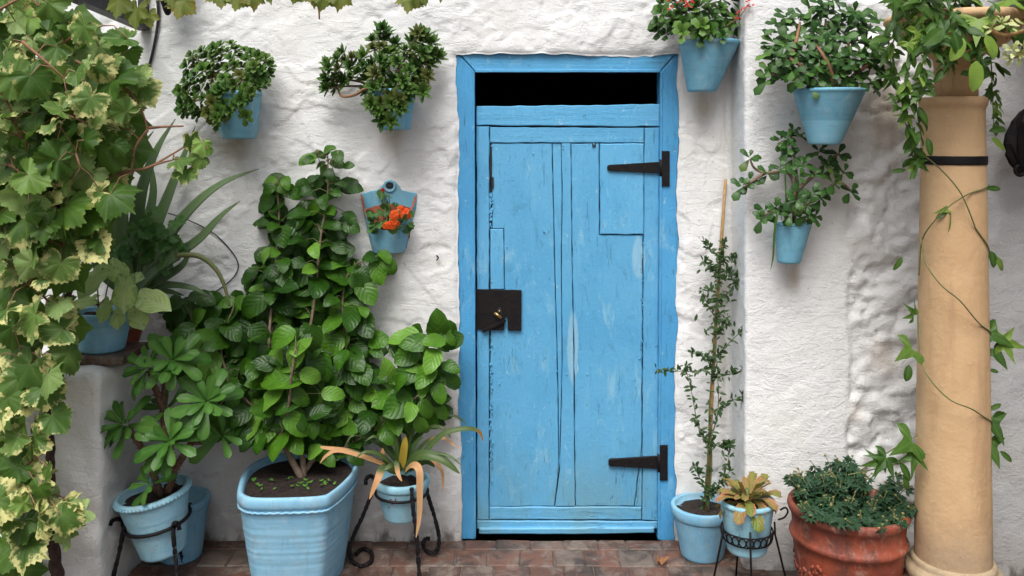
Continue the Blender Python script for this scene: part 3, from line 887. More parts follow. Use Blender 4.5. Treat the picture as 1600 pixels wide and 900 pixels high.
def fr(base, tip, nrm, size, width=1.0):
    y = Vector(tip).normalized(); z = Vector(nrm)
    z = z - y * z.dot(y)
    if z.length < 1e-4: z = y.orthogonal()
    z.normalize(); x = y.cross(z)
    M = Matrix((x, y, z)).transposed().to_4x4()
    return Matrix.Translation(base) @ M @ Matrix.Diagonal((size * width, size, size, 1))

def put(name, mesh, M, parent):
    o = bpy.data.objects.new(name, mesh)
    COL.objects.link(o)
    adopt(o, parent)
    o.matrix_basis = M
    return o

def variants(n, fn, name, mat):
    out = []
    for i in range(n):
        mb = MB(); fn(mb, i); out.append(mb.mesh(name, mat))
    return out

def rosette(mb, n, W, sh, size=1.0, seed=0, thick=.12, curl=.2, inner=.35, nl=4, nw=2, fold=.15):
    q = random.Random(seed)
    for i in range(n):
        f = i / n
        a = i * 2.39996 + q.uniform(-.2, .2)
        el = R(8 + 70 * f + q.uniform(-8, 8))
        s = size * (1 - (1 - inner) * f) * q.uniform(.88, 1.1)
        d = Vector((math.cos(a) * math.cos(el), math.sin(a) * math.cos(el), math.sin(el)))
        nr = Vector((-math.cos(a) * math.sin(el), -math.sin(a) * math.cos(el) * 0 - math.sin(a) * math.sin(el), math.cos(el)))
        blade(mb, W, sh, nl, nw, fold, curl, 0, 0, fr(d * .06 + Vector((0, 0, .12 * f)), d, nr, s), seed * 7 + i, thick)

LM = {}
LM['hib'] = m_leaf('hibiscus_leaf', (0.020, 0.080, 0.006), (0.090, 0.225, 0.014), (0.085, 0.20, 0.03), .12, rough=.34, trans=.18, quilt=.16, odd=(0.15, 0.32, 0.04), odd_amt=.3)
LM['euph'] = m_leaf('euphorbia_leaf', (0.036, 0.125, 0.018), (0.10, 0.235, 0.040), (0.16, 0.30, 0.08), .3, rough=.36, trans=.15, odd=(0.22, 0.33, 0.08), odd_amt=.05)
SP = (0.20, 0.09, 0.03)
LM['grape'] = m_leaf('grape_leaf', (0.042, 0.115, 0.014), (0.155, 0.25, 0.058), (0.26, 0.34, 0.12), .45, edge=(0.62, 0.58, 0.24), e_lo=.72, e_hi=1.15, e_amt=.9, rough=.48, trans=.3, odd=(0.22, 0.36, 0.07), odd_amt=.2, spots=SP)
LM['grape_v'] = m_leaf('variegated_grape_leaf', (0.045, 0.115, 0.016), (0.110, 0.195, 0.040), (0.16, 0.24, 0.06), .5, edge=(0.70, 0.66, 0.27), e_lo=.50, e_hi=.85, e_amt=.95, rough=.48, trans=.3, spots=SP)
LM['grape_l'] = m_leaf('pale_grape_leaf', (0.17, 0.28, 0.07), (0.32, 0.43, 0.16), (0.40, 0.46, 0.20), .5, edge=(0.66, 0.62, 0.32), e_lo=.85, e_hi=1.3, e_amt=.8, rough=.5, trans=.32, spots=SP)
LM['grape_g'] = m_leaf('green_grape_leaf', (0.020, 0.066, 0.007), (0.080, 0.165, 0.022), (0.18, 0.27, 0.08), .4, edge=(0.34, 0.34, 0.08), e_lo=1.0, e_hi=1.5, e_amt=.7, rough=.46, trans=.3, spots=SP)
LM['grape_b'] = m_leaf('grape_leaf_autumn', (0.10, 0.135, 0.025), (0.18, 0.20, 0.04), (0.3, 0.32, 0.1), .4, edge=(0.26, 0.17, 0.03), e_lo=.75, e_hi=1.2, rough=.5, trans=.3)
LM['jade'] = m_leaf('jade_leaf', (0.015, 0.055, 0.010), (0.045, 0.12, 0.020), (0.1, 0.2, 0.06), .2, rough=.32, trans=.06, odd=(0.10, 0.16, 0.03), odd_amt=.12)
LM['jade_l'] = m_leaf('pale_jade_leaf', (0.018, 0.066, 0.010), (0.065, 0.155, 0.024), (0.1, 0.2, 0.06), .2, rough=.42, trans=.08, odd=(0.12, 0.24, 0.05), odd_amt=.15)
LM['jade_r'] = m_leaf('round_jade_leaf', (0.014, 0.060, 0.008), (0.060, 0.150, 0.018), (0.1, 0.2, 0.06), .2, edge=(0.10, 0.10, 0.03), e_lo=.95, e_hi=1.4, e_amt=.5, rough=.4, trans=.1, odd=(0.13, 0.24, 0.04), odd_amt=.15)
LM['aeon'] = m_leaf('bronze_succulent_leaf', (0.026, 0.088, 0.011), (0.095, 0.195, 0.026), (0.1, 0.16, 0.03), .15, edge=(0.13, 0.095, 0.03), e_lo=.75, e_hi=1.25, e_amt=.7, rough=.55, trans=.08, odd=(0.12, 0.12, 0.025), odd_amt=.12)
LM['spiky'] = m_leaf('pointed_succulent_leaf', (0.036, 0.105, 0.016), (0.10, 0.19, 0.032), (0.1, 0.18, 0.04), .15, edge=(0.10, 0.075, 0.03), e_lo=.85, e_hi=1.3, e_amt=.6, rough=.55, trans=.08, odd=(0.11, 0.12, 0.03), odd_amt=.2)
LM['aloe'] = m_leaf('aloe_leaf', (0.075, 0.13, 0.055), (0.115, 0.18, 0.075), (0.09, 0.12, 0.07), .2, rough=.42, trans=0, tip=(0.05, 0.07, 0.03), t_lo=.8, t_hi=1.0)
LM['syng'] = m_leaf('arrowhead_leaf', (0.34, 0.50, 0.13), (0.50, 0.62, 0.24), (0.58, 0.62, 0.40), .6, edge=(0.14, 0.27, 0.06), e_lo=.8, e_hi=1.1, e_amt=.7, rough=.4, trans=.2, quilt=.25)
LM['brom'] = m_leaf('strap_leaf', (0.040, 0.085, 0.025), (0.085, 0.125, 0.035), (0.15, 0.17, 0.06), .3, rough=.4, trans=.12)
LM['brom_t'] = m_leaf('strap_leaf_tan_tip', (0.055, 0.095, 0.030), (0.085, 0.12, 0.04), (0.15, 0.17, 0.06), .2, tip=(0.55, 0.29, 0.13), t_lo=.42, t_hi=.62, rough=.55, trans=.12)
LM['brom_d'] = m_leaf('dry_strap_leaf', (0.50, 0.25, 0.11), (0.58, 0.34, 0.17), (0.4, 0.2, 0.1), .3, rough=.65, trans=.15)
LM['brom_y'] = m_leaf('yellow_strap_leaf', (0.50, 0.37, 0.04), (0.45, 0.28, 0.05), (0.4, 0.3, 0.1), .3, rough=.5, trans=.15)
LM['kal'] = m_leaf('pink_lobed_leaf', (0.15, 0.21, 0.035), (0.42, 0.17, 0.085), (0.25, 0.33, 0.08), .6, edge=(0.52, 0.20, 0.12), e_lo=.45, e_hi=.95, e_amt=.85, rough=.45, trans=.2, quilt=.3)
LM['chry'] = m_leaf('chrysanthemum_leaf', (0.010, 0.036, 0.016), (0.028, 0.075, 0.032), (0.06, 0.13, 0.06), .3, rough=.5, trans=.1)
LM['thin'] = m_leaf('small_shrub_leaf', (0.022, 0.055, 0.016), (0.055, 0.10, 0.028), (0.1, 0.15, 0.05), .3, rough=.42, trans=.12)
LM['pass'] = m_leaf('climber_leaf', (0.020, 0.066, 0.009), (0.070, 0.15, 0.020), (0.16, 0.26, 0.08), .4, rough=.4, trans=.22, odd=(0.22, 0.34, 0.05), odd_amt=.18)
LM['ger'] = m_leaf('geranium_leaf', (0.03, 0.10, 0.02), (0.07, 0.17, 0.035), (0.16, 0.26, 0.08), .3, rough=.45, trans=.15)
LM['petal'] = m_leaf('orange_red_petal', (0.85, 0.075, 0.012), (0.90, 0.13, 0.02), (0.9, 0.2, 0.05), .3, rough=.5, trans=.3)
LM['red'] = m_leaf('red_petal', (0.62, 0.02, 0.025), (0.5, 0.02, 0.03), (0.6, 0.05, 0.05), .2, rough=.5, trans=.25)
LM['lime'] = m_leaf('lime_succulent_leaf', (0.42, 0.50, 0.16), (0.58, 0.60, 0.30), (0.5, 0.5, 0.2), .3, edge=(0.70, 0.66, 0.42), e_lo=.6, e_hi=1.1, e_amt=.7, rough=.4, trans=.15)
LM['bud'] = m_simple('flower_bud', (0.30, 0.25, 0.09), (0.15, 0.16, 0.05), 120, 0.6, rv=0)
LM['dry'] = m_leaf('dry_leaf', (0.28, 0.12, 0.05), (0.34, 0.17, 0.08), (0.2, 0.1, 0.05), .3, rough=.7, trans=.1)

LM['hib_d'] = m_leaf('old_and_shaded_hibiscus_leaf', (0.010, 0.042, 0.004), (0.040, 0.115, 0.009), (0.07, 0.16, 0.03), .12, rough=.34, trans=.14, quilt=.16, odd=(0.08, 0.20, 0.02), odd_amt=.2)
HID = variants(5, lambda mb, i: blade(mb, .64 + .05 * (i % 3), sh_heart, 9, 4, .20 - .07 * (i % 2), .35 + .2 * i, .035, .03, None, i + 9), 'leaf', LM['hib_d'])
HIB = variants(5, lambda mb, i: blade(mb, .62 + .05 * (i % 3), sh_heart, 9, 4, .20 - .07 * (i % 2), .35 + .2 * i, .03, .025, None, i), 'leaf', LM['hib'])
EUP = variants(4, lambda mb, i: blade(mb, .38, sh_spoon, 11, 4, .22, .15 + .22 * i, .012, 0, None, i), 'leaf', LM['euph'])
GR_L = [(-126, .72), (-60, .90), (0, 1.0), (60, .90), (126, .72)]
_gl = lambda mb, i: palm(mb, [(a + random.Random(i * 9 + k).uniform(-6, 6), l * random.Random(i + k).uniform(.9, 1.08)) for k, (a, l) in enumerate(GR_L)], .05, 10, (.34, .68, 1.0), (-.1, .1, .2, .35, .55)[i % 5], .07 + .05 * (i % 3), i, (.10, .16, .12, .22)[i % 4], None, .8)
GRA = variants(9, _gl, 'leaf', LM['grape']) + variants(4, _gl, 'leaf', LM['grape_l']) + variants(9, lambda mb, i: _gl(mb, i + 2), 'leaf', LM['grape_g'])
GRV = variants(5, _gl, 'leaf', LM['grape_v'])
GRB = variants(3, lambda mb, i: palm(mb, GR_L, .055, 8, (.34, .68, 1.0), .18, .08, i + 20, .26), 'leaf', LM['grape_b'])
JAD = variants(3, lambda mb, i: blade(mb, .62, sh_obov, 5, 2, .12, .25 + .1 * i, 0, 0, None, i, .16), 'leaf', LM['jade'])
JAL = variants(3, lambda mb, i: blade(mb, .62, sh_obov, 5, 2, .18, .25 + .15 * i, 0, 0, None, i, .12), 'leaf', LM['jade_l'])
AEO = variants(4, lambda mb, i: rosette(mb, 14, .72, sh_obov, 1.0, i, .14, .1), 'leaf_rosette', LM['aeon'])
SPK = variants(4, lambda mb, i: rosette(mb, 20, .36, sh_ovate, 1.0, i, .12, -.15, .5), 'leaf_rosette', LM['spiky'])
RND = variants(4, lambda mb, i: rosette(mb, 9, .74, sh_obov, 1.0, i, .12, .2), 'leaf_rosette', LM['jade_r'])
SYN_L = [(-150, .60), (-95, .42), (0, 1.0), (95, .42), (150, .60)]
SYN = variants(3, lambda mb, i: palm(mb, SYN_L, .0, 8, (.35, .7, 1.0), .14, .05, i, .02), 'leaf', LM['syng'])
PAS = variants(4, lambda mb, i: palm(mb, ([(-88, .7), (0, 1.0), (88, .7)] if i % 2 else [(-105, .55), (-55, .85), (0, 1.0), (55, .85), (105, .55)]), .015, 8, (.4, .75, 1.0), .16, .06, i, .58, None, .7), 'leaf', LM['pass'])
LAN = variants(4, lambda mb, i: blade(mb, .36, sh_lance, 7, 4, .18, .3 + .2 * i, .02, 0, None, i), 'leaf', LM['pass'])
KAL = variants(4, lambda mb, i: blade(mb, .34, sh_obov, 12, 4, .30, .4 + .3 * i, .04, .10, None, i), 'leaf', LM['kal'])
GER = variants(3, lambda mb, i: palm(mb, [(-140, .75), (-85, .9), (-30, 1), (30, 1), (85, .9), (140, .75)], .05, 4, (.5, 1.0), -.15, .08, i, .08), 'leaf', LM['ger'])

def scatter(blobs, spacing, seed, tries=9000, cap=9999):
    q = random.Random(seed); pts = []
    wts = [b_[2] * b_[3] if len(b_) > 4 else b_[2] ** 2 for b_ in blobs]
    for _ in range(tries):
        b_ = q.choices(blobs, wts)[0]
        a = q.uniform(0, 2 * math.pi); rr = math.sqrt(q.random())
        x = b_[0] + math.cos(a) * rr * b_[2]; y = b_[1] + math.sin(a) * rr * (b_[3] if len(b_) > 4 else b_[2])
        if all((x - u[0]) ** 2 + (y - u[1]) ** 2 > spacing * spacing for u in pts):
            pts.append((x, y, b_[-1]))
            if len(pts) >= cap: break
    return pts

# ------------------------------------------------------------------ pots
def pot_profile(r0, r1, h, rim=.0, rimh=.0, wall=.010, soil=.03, ribs=0, amp=.0012, foot=.0, roll=False):
    pr = [(r0 * .55, .0), (r0 - .004, .0), (r0, .005)]
    zt = h - rimh
    n = 22
    for i in range(1, n + 1):
        f = i / n; z = .005 + (zt - .005) * f
        r = r0 + (r1 - rim - r0) * f
        if ribs: r += amp * math.sin(f * ribs * 2 * math.pi) + amp * .5 * math.sin(f * ribs * 5.1)
        pr.append((r, z))
    if rimh > 0:
        if roll:
            for k in range(0, 7):
                a = -math.pi / 2 + math.pi * k / 6
                pr.append((r1 - rim + rim * math.cos(a) + .001, zt + rimh / 2 + rimh / 2 * math.sin(a)))
        else:
            pr += [(r1 - .003, zt + .001), (r1, zt + .005), (r1 + .001, h - .005), (r1 - .002, h)]
    else:
        pr += [(r1, h - .003), (r1 - .003, h)]
    ri = r1 - max(rim, 0) - wall
    pr += [(ri + .003, h), (ri, h - .004), (ri - .002, h - soil)]
    return pr, ri - .001

def soil_disc(parent, c, r, M=None, name='soil', seed=0, wob=0):
    mb = MB(); q = random.Random(seed); n = 30; vs_ = [Vector((0, 0, .006))]; fs = []
    rings = (.35, .7, 1.0)
    for rr in rings:
        for k in range(n):
            a = 2 * math.pi * k / n
            vs_.append(Vector((math.cos(a) * r * rr, math.sin(a) * r * rr, (q.uniform(-.004, .005) + .006 * (1 - rr)))))
    for k in range(n): fs.append((0, 1 + k, 1 + (k + 1) % n))
    for i in range(2):
        for k in range(n):
            a = 1 + i * n + k; b_ = 1 + i * n + (k + 1) % n
            fs.append((a, a + n, b_ + n, b_))
    if M is not None: vs_ = [M @ v for v in vs_]
    mb.add([v + Vector(c) for v in vs_], fs)
    return mb.build(name, MAT['soil'], parent)

def make_pot(parent, c, r0, r1, h, mat, rim=.0, rimh=.0, soil=.03, ribs=0, amp=.0012, M=None, roll=False, wob=.006, seed=0, name='pot'):
    pr, ri = pot_profile(r0, r1, h, rim, rimh, .010, soil, ribs, amp, roll=roll)
    mb = MB(); mb.lathe(pr, c, 48, M, wob, seed)
    o = mb.build(name, mat, parent)
    z = Vector((0, 0, h - soil + .002))
    if M is not None: z = M @ z
    soil_disc(parent, Vector(c) + z, ri, M, seed=seed)
    return o

def stems(parent, paths, mat, name='stem', n=7):
    for pts, rad in paths:
        mb = MB(); mb.tube(spline(pts, 5), rad, n); mb.build(name, mat, parent)

def nearest(paths, p):
    best = None; bd_ = 9
    for pts in paths:
        for q in pts:
            d = (q - p).length
            if d < bd_: bd_ = d; best = q
    return best, bd_

# ======================================================== big blue tub with hibiscus
RIMZ = .385
outl = [(370, 764), (380, 735), (404, 717), (444, 706), (484, 701), (524, 702.5), (552, 713), (559.5, 724), (555, 737), (541, 753), (523, 768), (504, 776.5), (447, 779.5), (393, 779.5), (375, 774)]
ol = spline([PZ(a, b_, RIMZ) for a, b_ in outl], 5, True)
cen = sum(ol, Vector()) / len(ol)
hib = thing('potted_hibiscus', (cen.x, cen.y, 0), 'tall leafy green shrub in the large ribbed blue tub', 'plant')
mb = MB(); N = len(ol)
levels = []
H_ = RIMZ
for i in range(90):
    f = i / 89; z = f * (H_ - .045)
    s = .735 + .225 * f ** .85
    s += .0018 * math.sin(f * 62) * (.3 + .7 * math.sin(f * 11) ** 2) + .0014 * math.sin(f * 27 + 1) + .0014 * math.sin(f * 101 + 2) * math.sin(f * 7 + 1)
    levels.append((s, z))
levels = [(.60, .0)] + levels
for k in range(9):
    a = -math.pi / 2 + math.pi * k / 8
    levels.append((.965 + .035 * math.cos(a), H_ - .022 + .022 * math.sin(a)))
levels += [(.93, H_ - .001), (.90, H_ - .012), (.885, H_ - .05)]
vs_ = []
for s, z in levels:
    for p_ in ol:
        d = p_ - cen
        vs_.append((cen.x + d.x * s, cen.y + d.y * s * (1 if z > .1 else 1), z))
fs = []
for j in range(len(levels) - 1):
    for k in range(N):
        a = j * N + k; b_ = j * N + (k + 1) % N
        fs.append((a, a + N, b_ + N, b_))
fs.append(tuple(range(N)))
fs = [f[::-1] for f in fs]
mb.add(vs_, fs)
mb.build('pot', MAT['pot_big'], hib)
mb = MB()
cord = []
for k in range(220):
    a = k / 220 * N; i0 = int(a); fq = a - i0
    p_ = ol[i0 % N].lerp(ol[(i0 + 1) % N], fq); d = p_ - cen
    cord.append(Vector((cen.x + d.x * .975, cen.y + d.y * .975, H_ - .054 + .0018 * math.sin(k * 1.9))))
mb.tube(cord + [cord[0]], .0045, 6, False); mb.build('rope_moulding', MAT['pot_big'], hib)
mb = MB(); q = random.Random(2)
vs_ = [(cen.x, cen.y, H_ - .018)]; fs = []
for rr in (.3, .6, .889):
    for p_ in ol:
        d = p_ - cen; vs_.append((cen.x + d.x * rr, cen.y + d.y * rr, H_ - .026 + q.uniform(-.006, .008) * (rr < .8)))
for k in range(N): fs.append((0, 1 + k, 1 + (k + 1) % N))
for i in range(2):
    for k in range(N):
        a = 1 + i * N + k; b_ = 1 + i * N + (k + 1) % N
        fs.append((a, a + N, b_ + N, b_))
mb.add(vs_, [f[::-1] for f in fs]); mb.build('soil', MAT['soil'], hib)

Ys = -.24
hp = [
    [(472, 748, -.26), (452, 712, -.27), (438, 680, -.28), (425, 620, -.26), (420, 540, -.18), (428, 440, -.10), (436, 350, -.08), (432, 285, -.09)],
    [(474, 748, -.25), (472, 715, -.24), (458, 690, -.22), (450, 660, -.2), (470, 580, -.18), (490, 480, -.13), (500, 380, -.09), (512, 300, -.08), (512, 240, -.09)],
    [(470, 746, -.24), (500, 708, -.20), (540, 700, -.16), (548, 640, -.13), (545, 560, -.11), (535, 480, -.10), (548, 420, -.09), (590, 400, -.08)],
    [(438, 680, -.28), (400, 640, -.26), (360, 600, -.24), (330, 550, -.20), (300, 500, -.16)],
    [(438, 682, -.28), (450, 640, -.34), (455, 590, -.38), (462, 545, -.40)],
    [(540, 700, -.16), (590, 670, -.17), (640, 630, -.19), (675, 590, -.20), (688, 530, -.20)],
    [(360, 600, -.24), (345, 540, -.20), (365, 480, -.15)],
]
hsp = [spline(PP(h), 6) for h in hp]
rads = [[.014, .012, .009, .006, .004, .0025], [.013, .011, .008, .006, .004, .0025], [.011, .009, .006, .004, .003], [.006, .004, .0025], [.006, .005, .004], [.006, .005, .003], [.004, .0025]]
for h, r_ in zip(hsp, rads):
    mb = MB(); mb.tube(h, r_, 8); mb.build('stem', MAT['bark'], hib)
hb = [(512, 248, 22, -.09), (538, 250, 10, -.09), (484, 250, 10, -.09), (430, 290, 18, -.09), (505, 292, 26, -.09), (540, 290, 14, -.09), (475, 295, 12, -.09), (428, 340, 24, -.09), (445, 372, 26, -.09), (490, 350, 36, -.10), (500, 390, 40, -.10), (545, 345, 14, -.09), (592, 408, 24, -.08),
      (430, 430, 44, -.12), (500, 435, 62, -.13), (548, 440, 34, -.10), (405, 440, 26, -.12), (475, 490, 42, -.15), (540, 510, 44, -.14), (575, 540, 24, -.15), (440, 475, 34, -.14),
      (285, 492, 30, -.17), (330, 495, 38, -.17), (375, 485, 26, -.16), (350, 560, 58, -.22), (300, 545, 36, -.2), (400, 560, 46, -.22), (395, 610, 52, -.26),
      (455, 560, 52, -.36), (445, 620, 56, -.32), (520, 590, 58, -.22), (490, 650, 54, -.26), (560, 610, 40, -.18), (545, 665, 40, -.2), (395, 660, 40, -.3), (350, 640, 36, -.26), (560, 650, 34, -.18),
      (645, 540, 26, -.21), (695, 525, 22, -.21), (702, 586, 20, -.22), (655, 580, 38, -.24), (605, 610, 34, -.22), (615, 650, 32, -.22), (670, 640, 34, -.22), (640, 610, 36, -.25), (590, 660, 28, -.18), (425, 655, 40, -.33), (500, 690, 30, -.24), (545, 695, 26, -.2), (470, 640, 40, -.38), (385, 690, 16, -.3)]
front = scatter([(a, b_, c_ - 3, d_) for a, b_, c_, d_ in hb], 19, 5, 20000, 262)
back = scatter([(a, b_, c_ - 10, d_ + .09) for a, b_, c_, d_ in hb], 32, 6, 8000, 38)
q = random.Random(15); pet = MB()
front += [(a, b_, -.10) for a, b_ in ((498, 240), (528, 243), (513, 232), (482, 250), (545, 258), (502, 268), (533, 285), (552, 292), (520, 300), (418, 296), (446, 284), (432, 305), (412, 318), (455, 300))]
for k, (px, py, Y) in enumerate(front + back):
    isb = k >= len(front)
    Yy = min(Y + q.uniform(-.05, .05), -.03)
    p_ = P(px, py, Yy)
    s, d = nearest(hsp, p_)
    out = (p_ - s); out.y *= .5
    out = out.normalized() if out.length > 1e-4 else Vector((1, 0, 0))
    tip = out * .75 + Vector((q.uniform(-.5, .5), q.uniform(-.55, -.05), q.uniform(-.75, .15)))
    nr = Vector((q.uniform(-.45, .45), -.75 + q.uniform(-.2, .3), .55 + q.uniform(-.25, .3)))
    L = q.uniform(.075, .135) * (.66 if py < 310 else .82 if py < 420 else 1)
    tip.normalize(); bp = p_ - tip * L * .5
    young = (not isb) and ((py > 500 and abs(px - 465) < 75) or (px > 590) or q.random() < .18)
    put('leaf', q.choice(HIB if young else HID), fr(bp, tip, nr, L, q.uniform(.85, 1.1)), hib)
    if (bp - s).length < .22: pet.tube([s, (s + bp) / 2 + Vector((0, 0, .012)), bp], [.0022, .0014], 4, False)
tag(pet.build('leaf_stalks', MAT['twig'], hib), kind='stuff')
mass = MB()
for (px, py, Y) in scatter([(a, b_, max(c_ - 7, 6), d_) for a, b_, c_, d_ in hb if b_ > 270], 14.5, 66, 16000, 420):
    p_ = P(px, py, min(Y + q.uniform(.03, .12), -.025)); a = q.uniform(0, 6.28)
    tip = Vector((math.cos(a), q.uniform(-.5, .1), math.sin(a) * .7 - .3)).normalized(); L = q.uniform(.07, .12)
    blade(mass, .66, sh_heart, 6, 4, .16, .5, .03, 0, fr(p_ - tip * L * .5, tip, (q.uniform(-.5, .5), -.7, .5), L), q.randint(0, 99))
tag(mass.build('inner_leaves', LM['hib_d'], hib), kind='stuff')  # inner leaves take the dark leaf colour to deepen the shade between
# flower buds at the very top, seedlings in the soil
mb = MB()
for a, b_ in ((496, 238), (528, 240), (520, 250), (432, 286), (541, 600), (425, 522), (540, 575)):
    c_ = P(a, b_, -.12); mb.ball(c_, .008, 8, (1, 1, 1.6)); mb.tube([c_, c_ + Vector((.01 * (512 - a) / 20, .02, -.06))], .0015, 4)
tag(mb.build('buds', MAT['twig'], hib), kind='stuff')
mb = MB(); q = random.Random(8)
for i in range(26):
    c_ = PZ(q.uniform(395, 535), q.uniform(745, 766), H_ - .02)
    for k in range(3):
        a = q.uniform(0, 6.28); blade(mb, .6, sh_broad, 3, 2, .1, .3, 0, 0, fr(c_, (math.cos(a), math.sin(a), .6), (0, 0, 1), q.uniform(.008, .018)), i)
tag(mb.build('seedlings', LM['euph'], hib), kind='stuff')

# ======================================================== euphorbia in the tilted pale pot on an iron stand
gx = P(257, 772, -.36); 
eup = thing('potted_euphorbia', (gx.x, gx.y, 0), 'thorny plant with spoon-shaped leaves in the tilted pale blue pot', 'plant')
Mt = Matrix.Rotation(R(-9), 3, 'Y') @ Matrix.Rotation(R(4), 3, 'X')
potb = P(256, 862, -.36)
make_pot(eup, potb + Vector((0, 0, .005)), .083, .134, .235, MAT['pot_pale'], .008, .022, .035, 9, .0008, Mt.copy(), True, .004, 3)
mb = MB()
for k in range(56):
    a = 2 * math.pi * k / 56
    mb.ball(potb + Vector((0, 0, .005)) + Mt @ Vector((.1335 * math.cos(a), .1335 * math.sin(a), .222)), .0062, 6)
mb.build('beaded_rim', MAT['pot_pale'], eup)
ep = [[(262, 770, -.36), (272, 735, -.36), (262, 700, -.37), (255, 650, -.36), (256, 610, -.34), (268, 570, -.34)],
      [(250, 770, -.36), (232, 720, -.38), (215, 690, -.40), (200, 668, -.40)],
      [(256, 640, -.36), (240, 600, -.37), (234, 580, -.38)],
      [(272, 735, -.36), (300, 690, -.36), (318, 650, -.36), (323, 632, -.37)],
      [(262, 720, -.37), (266, 700, -.40), (268, 694, -.42)],
      [(250, 772, -.38), (240, 762, -.42)], [(300, 690, -.36), (335, 690, -.33)]]
for h in ep:
    sp = spline(PP(h), 5)
    mb = MB(); mb.tube(sp, [.014, .012, .010], 8)
    q = random.Random(len(sp))
    for s in sp[::1]:
        for k in range(3):
            a = q.uniform(0, 6.28); d = Vector((math.cos(a), math.sin(a), q.uniform(-.2, .5)))
            mb.tube([s + d * .008, s + d * .026], [.0022, .0003], 4, False)
    mb.build('thorny_stem', MAT['thorn'], eup)
q = random.Random(9)
def rose_at(parent, meshes, px, py, Y, n, L, face, q, name='leaf', spread=(.05, 1.15)):
    c_ = P(px, py, Y); ax = Vector(face).normalized(); u = ax.orthogonal().normalized(); v = ax.cross(u)
    for i in range(n):
        f = i / n; a = i * 2.39996 + q.uniform(-.25, .25)
        el = spread[0] + (spread[1] - spread[0]) * f + q.uniform(-.12, .12)
        d = (u * math.cos(a) + v * math.sin(a)) * math.cos(el) + ax * math.sin(el)
        nr = ax * math.cos(el) - (u * math.cos(a) + v * math.sin(a)) * math.sin(el)
        put(name, q.choice(meshes), fr(c_ + ax * .02 * f + d * .008, d, nr, L * (1 - .45 * f) * q.uniform(.85, 1.12)), parent)
for (px, py, Y, n, L, f_) in ((270, 566, -.40, 18, .135, (.25, -.7, .65)), (234, 577, -.42, 15, .115, (-.3, -.7, .6)), (323, 630, -.40, 18, .14, (.3, -.75, .6)),
                              (268, 692, -.47, 20, .145, (0, -.8, .6)), (199, 665, -.44, 16, .13, (-.35, -.75, .5)), (238, 757, -.46, 9, .095, (-.35, -.7, .6)),
                              (345, 682, -.34, 8, .12, (.5, -.6, .5)), (262, 640, -.33, 8, .10, (0, -.6, .6))):
    rose_at(eup, EUP, px, py, Y, n, L, f_, q)

# iron stand under it
def ring(mb, c, r, rad, M=None, n=40, flat=1.0):
    pts = []
    for k in range(n + 1):
        a = 2 * math.pi * k / n
        v = Vector((r * math.cos(a), r * math.sin(a), 0))
        pts.append(Vector(c) + (M @ v if M is not None else v))
    mb.tube(pts, rad, 8, False)
def twisted(mb, pts, rad):
    """square bar with a few twists"""
    sp = spline(pts, 10); vs_ = []; fs = []
    up = Vector((0, 1, 0)); n = len(sp)
    for i, p_ in enumerate(sp):
        t_ = (sp[min(i + 1, n - 1)] - sp[max(i - 1, 0)]).normalized()
        u = (up - t_ * up.dot(t_))
        u = u.normalized() if u.length > .05 else t_.orthogonal().normalized()
        s = t_.cross(u); a0 = .5 * math.sin(i * .5) * 3
        for k in range(4):
            a = a0 + k * math.pi / 2 + .78
            vs_.append(p_ + (u * math.cos(a) + s * math.sin(a)) * rad)
    for i in range(n - 1):
        for k in range(4):
            a = i * 4 + k; b_ = i * 4 + (k + 1) % 4
            fs.append((a, b_, b_ + 4, a + 4))
    fs += [(3, 2, 1, 0), tuple(range(4 * n - 4, 4 * n))]
    mb.add(vs_, fs, False)
stA = thing('plant_stand', (gx.x, gx.y, 0), 'black iron tripod stand with scrolled ends holding the tilted pale pot by the ledge', 'plant stand', 'black iron plant stands')
mb = MB(); ring(mb, potb + Vector((0, 0, .005)) + Mt @ Vector((0, 0, .118)), .115, .0065, Mt); mb.build('ring', MAT['iron'], stA)
rc = potb + Vector((0, 0, .005)) + Mt @ Vector((0, 0, .118))
def leg_path(ang, r_top, z_top, r_bot, c, scroll=.03):
    d = Vector((math.cos(R(ang)), math.sin(R(ang)), 0))
    pts = []
    for k in range(7):
        a = R(200 - 200 * k / 6)
        pts.append(c + d * (r_top + .028 + .022 * math.cos(a)) + Vector((0, 0, z_top + .012 + .018 * math.sin(a))))
    pts = pts[::-1]
    pts.append(c + d * (r_top + .006) + Vector((0, 0, z_top - .02)))
    pts.append(c + d * ((r_top + r_bot) / 2) + Vector((0, 0, z_top * .5)))
    pts.append(c + d * r_bot + Vector((0, 0, .012)))
    return pts
for ang in (205, 318, 80):
    mb = MB(); twisted(mb, leg_path(ang, .112, rc.z, .165, Vector((rc.x, rc.y, 0))), .0085); mb.build('leg', MAT['iron'], stA)

# empty blue pot standing behind the stand
c_ = P(282, 868, -.125); 
bp = thing('flower_pot', (c_.x, -.135, 0), 'plain mid-blue pot on the paving behind the tilted pale pot', 'flower pot')
make_pot(bp, (c_.x + .005, -.135, .001), .082, .112, .235, MAT['pot_mid'], .006, .03, .06, 0, seed=5)

